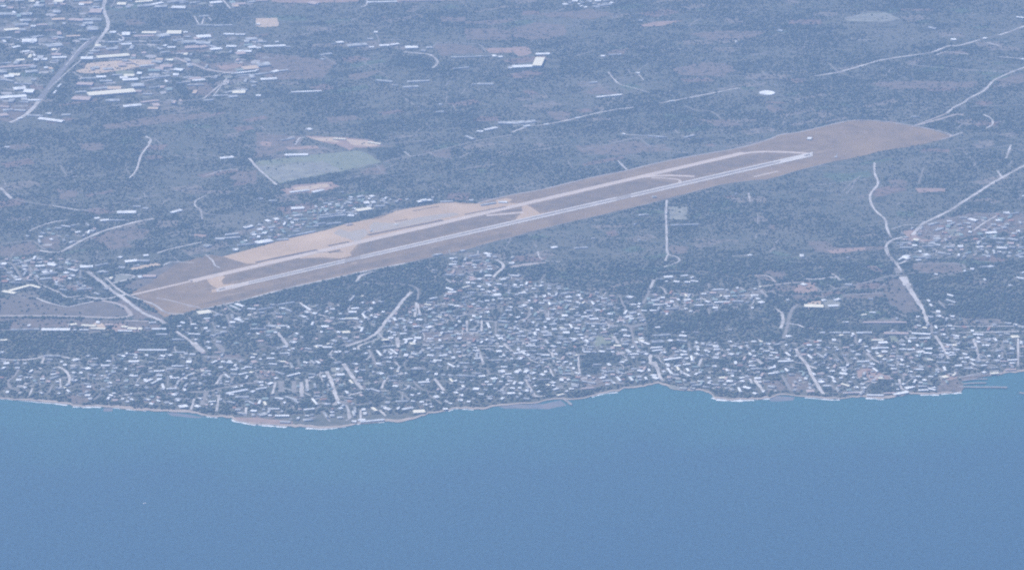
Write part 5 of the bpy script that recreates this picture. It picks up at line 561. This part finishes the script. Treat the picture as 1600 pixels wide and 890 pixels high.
# ordinary small houses that fill the quarters of the town
TOWN = [([(0,562),(60,558),(110,557),(240,548),(300,548),(420,566),(540,562),(700,560),(840,560),(850,618),(740,628),(660,636),(600,648),(500,658),(400,650),(300,635),(200,628),(0,612)],210),
 ([(605,485),(700,458),(760,432),(830,440),(960,462),(1000,480),(1010,595),(940,606),(880,612),(840,560),(600,560)],360),
 ([(280,502),(360,478),(430,474),(560,474),(600,495),(585,530),(420,562),(300,548)],60),
 ([(1010,560),(1080,535),(1350,532),(1400,524),(1600,522),(1600,572),(1500,580),(1470,608),(1120,612),(1040,596),(1010,590)],190),
 ([(1010,458),(1190,452),(1185,482),(1020,490)],45),([(1390,375),(1440,345),(1600,333),(1600,400),(1420,405)],75),([(0,405),(60,400),(120,405),(130,430),(150,455),(60,440),(0,440)],40),
 ([(60,360),(150,345),(150,375),(60,390)],14),([(0,0),(160,0),(150,40),(100,110),(60,160),(0,185)],55),([(150,50),(260,50),(400,60),(430,75),(380,150),(240,170),(110,150)],62),
 ([(400,350),(560,305),(640,312),(560,335),(440,370),(370,390)],90),([(700,395),(800,402),(820,440),(700,445)],28),([(880,0),(960,0),(950,12),(880,12)],12),([(0,0),(400,0),(400,12),(0,14)],14),([(1390,490),(1600,505),(1600,522),(1390,522)],18),([(1590,333),(1700,333),(1700,400),(1590,400)],3)]
rr = random.Random(5); EXTRA = 0
for poly, n in TOWN:
    xs_ = [p[0] for p in poly]; ys_ = [p[1] for p in poly]; got = tries = 0
    while got < n and tries < n*14:
        tries += 1; x, y = rr.uniform(min(xs_), max(xs_)), rr.uniform(min(ys_), max(ys_))
        if not inpoly(poly, np.array([x]), np.array([y]))[0]: continue
        g = G(x, y); i, j = int((g[0]-GX0)/CS), int((g[1]-GY0)/CS)
        if not (0 <= i < GNX and 0 <= j < GNY) or OCC[j, i] in (1, 3, 4): continue
        w = rr.choice([3,4,5,5,6,7,8,10]); sl_ = rr.choice([-.06,-.03,0,0,.02,.05,.1,.2]); th = rr.uniform(1.3, 3.3)
        if x < 440 and y < 190: w, th, sl_ = rr.uniform(6, 24), rr.uniform(2.2, 6.4), rr.uniform(-.03, .1)
        if rr.random() < .16: w, sl_ = 2.6, rr.choice([-1.2,1.2,2])
        if add(x-w/2, y+w*sl_/2, x+w/2, y-w*sl_/2, th, rr.choice('WWWLLLLLLPPRGG' if not (x < 440 and y < 190) else 'WWYLLLLPPTG'), False): got += 1
    EXTRA += got
rl_ = random.Random(33)
for poly, n in TOWN:
    xs_ = [p[0] for p in poly]; ys_ = [p[1] for p in poly]
    for q in range(int(n*.34) if ys_[0] > 300 else int(n*.12)):
        x, y = rl_.uniform(min(xs_), max(xs_)), rl_.uniform(min(ys_), max(ys_))
        if not inpoly(poly, np.array([x]), np.array([y]))[0]: continue
        g = G(x, y); i, j = int((g[0]-GX0)/CS), int((g[1]-GY0)/CS)
        if not (0 <= i < GNX and 3 <= j < GNY) or OCC[j, i] in (1, 4) or SEAM[j-3, i] == 0: continue
        a_ = rl_.choice([math.pi/2+rl_.uniform(-.5,.5), rl_.uniform(0,math.pi)]); L_ = rl_.uniform(30, 120); pts = [g]
        for t in range(3): a_ += rl_.uniform(-.45, .45); pts.append((pts[-1][0]+math.cos(a_)*L_/3, pts[-1][1]+math.sin(a_)*L_/3))
        if any(SEAM[max(min(int((p[1]-15-GY0)/CS), GNY-1), 0), max(min(int((p[0]-GX0)/CS), GNX-1), 0)] == 0 for p in pts): continue
        nl += 1; ribbon(LANE, pts, rl_.uniform(3.5, 6.5), rl_.choice(['yard','yardpale']), .45+.0004*nl, .3)
M['yardpale'] = mat('pale_paved_yard', (0.56,0.52,0.49), (0.40,0.37,0.34), 0.05)
tag(LANE.build('town_lane'), kind='structure')
print('houses', len(HOUSES), 'big', len(BIG), 'extra', EXTRA)

# pale yards, drives and bare plots between the houses
YM = MB(); ry = random.Random(11); ny_ = 0
for poly, n in TOWN:
    xs_ = [p[0] for p in poly]; ys_ = [p[1] for p in poly]
    for q in range(int(n*(2.6 if ys_[0] > 200 or xs_[0] > 420 else 2.2))):
        x, y = ry.uniform(min(xs_), max(xs_)), ry.uniform(min(ys_), max(ys_))
        if not inpoly(poly, np.array([x]), np.array([y]))[0]: continue
        g = G(x, y); i, j = int((g[0]-GX0)/CS), int((g[1]-GY0)/CS)
        if not (0 <= i < GNX and 0 <= j < GNY) or OCC[j, i] in (1, 4) or SEAM[j, i] == 0 or SEAM[max(j-4,0), i] == 0: continue
        a_ = ry.choice([0,0,.1,-.1,.3,1.4,1.7,-.3]); L_, D_ = ry.uniform(8, 38), ry.uniform(6, 26)
        if x < 420 and y < 200: L_, D_ = L_*2.6, D_*2.2; ny_ += 1
        k_ = 8; pp = []
        for t in range(k_):
            b_ = t*2*math.pi/k_; u, v = math.cos(b_)*L_/2*ry.uniform(.6,1.15), math.sin(b_)*D_/2*ry.uniform(.6,1.15)
            pp.append((g[0]+math.cos(a_)*u-math.sin(a_)*v, g[1]+math.sin(a_)*u+math.cos(a_)*v, .30+.00013*(ny_ % 800)))
        YM.face(pp, ry.choice(['yard','yard','softsoil','palefield','yardpale'])); stamp(g[0], g[1], min(L_, D_)*.35, max(OCC[j,i], 2))
tag(YM.build('bare_plots'), kind='structure')
# labels: built from look, side and rank at the nearest landmark
def words(rec, kind):
    x, y = rec['px']; best = min(LANDMARKS, key=lambda l: math.hypot(l[1]-x, (l[2]-y)*2.2)); dx, dy = x-best[1], (y-best[2])*2.2
    side = ('right of' if dx > 0 else 'left of') if abs(dx) > abs(dy) else ('seaward of' if dy > 0 else 'inland of')
    st = {'gable':'pitched','hip':'hipped','flat':'flat','flat2':'flat'}[rec['style']]
    size = ('little' if rec['L'] < 15 else 'wide') if kind == 'house' else ('long' if rec['L'] > 75 else 'mid-sized')
    rec['dist'] = math.hypot(dx, dy); rec['lm'] = best[0]
    return (f"{size} {kind}, {st} {ROOFN[rec['roof']]} roof, {side} {best[0][4:]}", )
ORD = ['','second ','third ','fourth ','fifth ','sixth ','seventh ','eighth ','ninth ','tenth ','eleventh ','twelfth ','thirteenth ','fourteenth ']
def label_all(recs, kind):
    g = {}
    for r in recs: g.setdefault(words(r, kind)[0], []).append(r)
    for k, v in g.items():
        v.sort(key=lambda r: r['dist'])
        for i, r in enumerate(v):
            a, b_ = k.split(', ', 1)
            r['label'] = k if len(v) == 1 else f"{k}, {(ORD[i] if i < len(ORD) else str(i+1)+'th ')}nearest"
HOUSES.sort(key=lambda r: -r['size'])
KEEP, REST = HOUSES[:300], HOUSES[300:]
label_all(KEEP, 'house')
for r in KEEP:
    if len(r['label'].split()) > 16: print('LONG', r['label'])
WALLC = 'wallW'
for r in KEEP:
    mb = MB(); body(mb, r['L'], r['D'], r['h'], r['roof'], r['style'], r['seed'])
    o = mb.build('house'); o.location = (*r['c'], .7); o.rotation_euler = (0,0,r['rz'])
    tag(o, r['label'], 'house', 'houses of the seaside town')
mb = MB()
for r in REST: body(mb, r['L'], r['D'], r['h'], r['roof'], r['style'], r['seed'], r['c'][0], r['c'][1], r['rz'])
o = mb.build('small_houses'); o.location.z = .7; tag(o, 'remaining small pale houses packed through the seaside town', 'houses', kind='stuff')
BIG.sort(key=lambda r: -r['size'])
label_all(BIG[:290], 'building')
for r in BIG[:290]:
    e = empty('long_building', *r['c'], .7, r['rz']); tag(e, r['label'], 'building', 'long pale buildings on the plain and in town')
    P4 = dict(wall=MB(), roof=MB(), window=MB(), door=MB())
    body(None, r['L'], r['D'], r['h'], r['roof'], r['style'], r['seed'], parts=P4)
    P4['wall'].build('wall', e); P4['roof'].build('roof', e)
    if r['size'] > 60:
        P4['door'].build('door', e); o = P4['window'].build('window_band', e)
mb = MB()
for r in BIG[290:]: body(mb, r['L'], r['D'], r['h'], r['roof'], r['style'], r['seed'], r['c'][0], r['c'][1], r['rz'])
if mb.f: o = mb.build('outlying_sheds'); o.location.z = .7; tag(o, 'remaining long pale sheds scattered over the plain', 'sheds', kind='stuff')

# ------------------------------------------------------------------ airport things
def cyl(cx, cy, r, n=12): return [(cx+r*math.cos(2*math.pi*i/n), cy+r*math.sin(2*math.pi*i/n)) for i in range(n)]
x, y = G(676.5, 315.5); e = empty('control_tower', x, y, .8); tag(e, 'slim white control tower rising beside the terminal', 'control tower')
mb = MB(); mb.hull(cyl(0,0,2.6), 0, 14, 'W'); mb.build('shaft', e)
mb = MB(); mb.hull(cyl(0,0,3.2), 14.02, 16, 'W', cyl(0,0,4.6)); mb.build('gallery', e)
mb = MB(); mb.hull(cyl(0,0,3.9), 16.02, 18.2, 'glass', cyl(0,0,4.5)); mb.build('cab_window', e)
mb = MB(); mb.hull(cyl(0,0,5.0), 18.22, 18.9, 'W'); mb.hull(cyl(0,0,.15,6), 18.9, 22, 'metal'); mb.build('roof', e)
x, y = G(663, 316); e = empty('terminal', x, y, .8, .45); tag(e, 'long white terminal building beside the control tower', 'terminal')
mb = MB(); mb.hull([(-28,-8),(28,-8),(28,8),(-28,8)], 0, 6, 'W'); mb.hull([(-14,-5),(10,-5),(10,7),(-14,7)], 6, 9.5, 'W'); mb.build('wall', e)
mb = MB(); mb.hull([(-29,-10),(29,-10),(29,9),(-29,9)], 6.02, 6.5, 'W'); mb.hull([(-15,-6),(11,-6),(11,8),(-15,8)], 9.52, 10, 'W'); mb.build('roof', e)
mb = MB(); mb.hull([(-26,-8.2),(26,-8.2),(26,-8.05),(-26,-8.05)], 1, 4.6, 'glass'); mb.build('window_band', e)
def plane(px, py, rz, lab, s):
    x, y = G(px, py); e = empty('aircraft', x, y, 1.2, rz); tag(e, lab, 'aircraft', 'aircraft parked on the apron')
    n = 10; mb = MB(); st = [(-15,.3,3.6),(-12,1.0,3.2),(-6,1.7,2.8),(6,1.8,2.7),(12,1.5,2.7),(15,.4,2.5)]
    for x_, r_, z_ in st: mb.v += [(x_*s, r_*s*math.cos(2*math.pi*i/n), (z_+r_*math.sin(2*math.pi*i/n))*s) for i in range(n)]
    for k in range(len(st)-1):
        for i in range(n): mb.f.append((k*n+i, k*n+(i+1) % n, (k+1)*n+(i+1) % n, (k+1)*n+i)); mb.m.append(mb.mi('W'))
    mb.f += [tuple(range(n)), tuple(reversed(range(5*n, 6*n)))]; mb.m += [0, 0]; mb.build('fuselage', e)
    for sg in (-1, 1):
        mb = MB(); q = [(3,1.2),(-1,1.2),(-4.5,15),(-3,15)]; mb.hull([(a*s, b_*sg*s) for a, b_ in q], 1.9*s, 2.3*s, 'W'); mb.build('wing', e)
        mb = MB(); mb.hull([(a*s+0, b_*s) for a, b_ in cyl(0,0,.8)], 0, 0.1, 'metal'); mb.v = [((2+z*25)*s, (5.5*sg)*s+(y_), (1.2*s)+x_*.9) for x_, y_, z in mb.v]; mb.build('engine', e)
    mb = MB(); mb.hull([(a*s, b_*s) for a, b_ in ((-12,-.2),(-15.4,-.2),(-15.4,.2),(-12,.2))], 4.2*s, 9*s, 'W', [(a*s, b_*s) for a, b_ in ((-15,-.15),(-16.6,-.15),(-16.6,.15),(-15,.15))]); mb.build('tail_fin', e)
    mb = MB(); mb.hull([(a*s, b_*s) for a, b_ in ((-12,0),(-14.5,5),(-15.6,5),(-15,0),(-15.6,-5),(-14.5,-5))], 4.3*s, 4.6*s, 'W'); mb.build('tailplane', e)
    mb = MB()
    for a, b_ in ((10,0),(-1,2.2),(-1,-2.2)): mb.hull([(a*s+u, b_*s+v) for u, v in cyl(0,0,.25*s,6)], 0, 1.6*s, 'glass')
    mb.build('landing_gear', e)
plane(580, 361.5, 1.1, 'bright white aircraft parked alone on the apron, nearer the runway', .8)
plane(618.5, 351.5, 2.0, 'pinkish white aircraft at the dark centre of the apron', .8)
x, y = G(1306, 246); e = empty('equipment_mast', x, y, .8); tag(e, 'white antenna mast with hut standing beyond the east runway end', 'antenna')
mb = MB(); mb.hull([(-5,-3),(5,-3),(5,3),(-5,3)], 0, 3, 'W'); mb.build('hut', e)
mb = MB(); mb.hull(cyl(2,0,1.6,4), 3, 19, 'W', cyl(6,0,.8,4)); mb.build('mast', e)
x, y = G(602.5, 449)
for (px, py), lab in (((547,203/3.99+0.0),None),): pass
x, y = G(1198.5, 146); e = empty('reservoir', x, y, .5); tag(e, 'lone round white covered reservoir on the wooded plain', 'reservoir')
mb = MB(); mb.hull(cyl(0,0,33,40), -.3, 2.6, 'wallW'); mb.build('wall', e)
mb = MB(); mb.hull(cyl(0,0,32.5,40), 2.62, 3.0, 'W', cyl(0,0,29,40)); mb.build('cover', e); stamp(x, y, 40)
# jetty and harbour piers
for pts, w, lab in (([(880,623.5),(887,627),(893,632.5)], 9, 'short bent concrete jetty running out from the sandy shore'),
                    ([(1500,589),(1530,585.5),(1566,581)], 9, 'inner stone pier nearest the houses of the harbour'),
                    ([(1504,594.5),(1525,592),(1543,592)], 9, 'middle stone pier inside the harbour'),
                    ([(1505,599.5),(1523,598.2),(1541,598)], 10, 'short stone pier just behind the long breakwater'),
                    ([(1498,604),(1530,604.5),(1552,604.5),(1574,605)], 12, 'long outer breakwater with a thick pale seaward end'),
                    ([(1593,613),(1600,614.5),(1612,617)], 11, 'low detached breakwater alone at the right photo edge')):
    P = smooth([G(*p) for p in pts]); L_ = []; R2 = []
    for i, p in enumerate(P):
        a, c = P[max(i-1,0)], P[min(i+1,len(P)-1)]; dx, dy = c[0]-a[0], c[1]-a[1]; l = math.hypot(dx, dy); ww = w*(.5+.08*math.sin(i*1.9))
        L_.append((p[0]-dy/l*ww, p[1]+dx/l*ww)); R2.append((p[0]+dy/l*ww, p[1]-dx/l*ww))
    mb = MB(); mb.hull(R2+L_[::-1], -3, 1.2, 'rock'); o = mb.build('pier'); tag(o, lab, 'pier', 'piers and breakwaters along the shore')
# the white boat out at sea
x, y = G(226, 786, -1.5); e = empty('motorboat', x, y, -1.5, .3); tag(e, 'small white motorboat alone on the open blue sea', 'boat')
mb = MB(); q = [(-5,-1.6),(3,-1.6),(6,0),(3,1.6),(-5,1.6)]; mb.hull([(a*.9, b_*.8) for a, b_ in q], -.4, 1.1, 'W', q); mb.build('hull', e)
mb = MB(); mb.hull([(-2.5,-1.1),(1.8,-1.1),(1.8,1.1),(-2.5,1.1)], 1.12, 2.9, 'W', [(-2.2,-1),(.9,-1),(.9,1),(-2.2,1)]); mb.build('cabin', e)
mb = MB(); mb.hull([(-1.9,-1.06),(1.2,-1.06),(1.2,1.06),(-1.9,1.06)], 1.9, 2.5, 'glass'); mb.build('window_band', e)

# ------------------------------------------------------------------ vegetation (uncountable from up here)
def vnoise(X, Y, s, seed):
    r = np.random.default_rng(seed); T = r.random((256, 256)); x, y = X/s, Y/s; i, j = np.floor(x).astype(int), np.floor(y).astype(int)
    u, v = x-i, y-j; u = u*u*(3-2*u); v = v*v*(3-2*v); g = lambda a, b: T[a % 256, b % 256]
    return (g(i,j)*(1-u)+g(i+1,j)*u)*(1-v)+(g(i,j+1)*(1-u)+g(i+1,j+1)*u)*v
NT = 260000
tx_ = rng.uniform(-2650, 2650, NT*2); ty_ = rng.uniform(-1350, 5200, NT*2)
keep = np.abs(tx_) < (ty_+15500)*TH*1.10+120
ii = ((tx_-GX0)/CS).astype(int); jj = ((ty_-GY0)/CS).astype(int)
occ = OCC[jj.clip(0, GNY-1), ii.clip(0, GNX-1)]
nz = .5*vnoise(tx_, ty_, 260, 1)+.3*vnoise(tx_, ty_, 90, 2)+.2*vnoise(tx_, ty_, 35, 3)
pr = np.clip((nz-.30)*2.4, .10, 1.0); pr[occ == 4] = np.clip(pr[occ == 4]+.35, 0, .85); pr[occ == 2] *= .10; pr[occ == 5] *= .35; pr[(occ == 1) | (occ == 3)] = 0
gy_ = np.abs(tx_)*0; town_ = (ty_ < 300) & (ty_ < -0.0*tx_+300) & (occ == 0); pr[town_] = np.clip(pr[town_]*1.5+.35, 0, 1)
keep &= rng.random(NT*2) < pr
tx_, ty_ = tx_[keep], ty_[keep]; n = len(tx_); print('trees', n)
# one crown = 5-sided irregular dome on a short trunk foot
k5 = 6; ang = np.arange(k5)*2*np.pi/k5
rad = rng.uniform(1.9, 4.6, n); hh = rad*rng.uniform(.75, 1.2, n); rot = rng.uniform(0, 6.28, n)
rad[ty_ < 250] *= 1.25; hh[ty_ < 250] *= 1.3
V = np.zeros((n, 2*k5+2, 3)); 
for q in range(k5):
    for lev, (rf_, zf) in enumerate(((1.0, .42), (.62, .85))):
        jx = rng.uniform(.7, 1.25, n); a_ = ang[q]+rot+lev*.5
        V[:, lev*k5+q, 0] = tx_+np.cos(a_)*rad*rf_*jx; V[:, lev*k5+q, 1] = ty_+np.sin(a_)*rad*rf_*jx; V[:, lev*k5+q, 2] = hh*zf*rng.uniform(.85, 1.15, n)
V[:, 2*k5, 0] = tx_; V[:, 2*k5, 1] = ty_; V[:, 2*k5, 2] = 0
V[:, 2*k5+1, 0] = tx_; V[:, 2*k5+1, 1] = ty_; V[:, 2*k5+1, 2] = hh
Fc = []
for q in range(k5):
    q2 = (q+1) % k5
    Fc += [(2*k5, q2, q), (q, q2, k5+q), (q2, k5+q2, k5+q), (k5+q, k5+q2, 2*k5+1)]
Fc = np.array(Fc); nf = len(Fc)
allF = (Fc[None]+(np.arange(n)*(2*k5+2))[:, None, None]).reshape(-1)
me = bpy.data.meshes.new('woodland'); me.vertices.add(n*(2*k5+2)); me.vertices.foreach_set('co', V.reshape(-1).astype(np.float32))
me.loops.add(len(allF)); me.loops.foreach_set('vertex_index', allF.astype(np.int32))
me.polygons.add(n*nf); me.polygons.foreach_set('loop_start', np.arange(0, n*nf*3, 3, dtype=np.int32)); me.update(calc_edges=True)
me.materials.append(M['leaf']); o = bpy.data.objects.new('woodland', me); COL.objects.link(o)
tag(o, 'blue-green scrub and orchard trees covering plain and town gardens', 'woodland', kind='stuff')
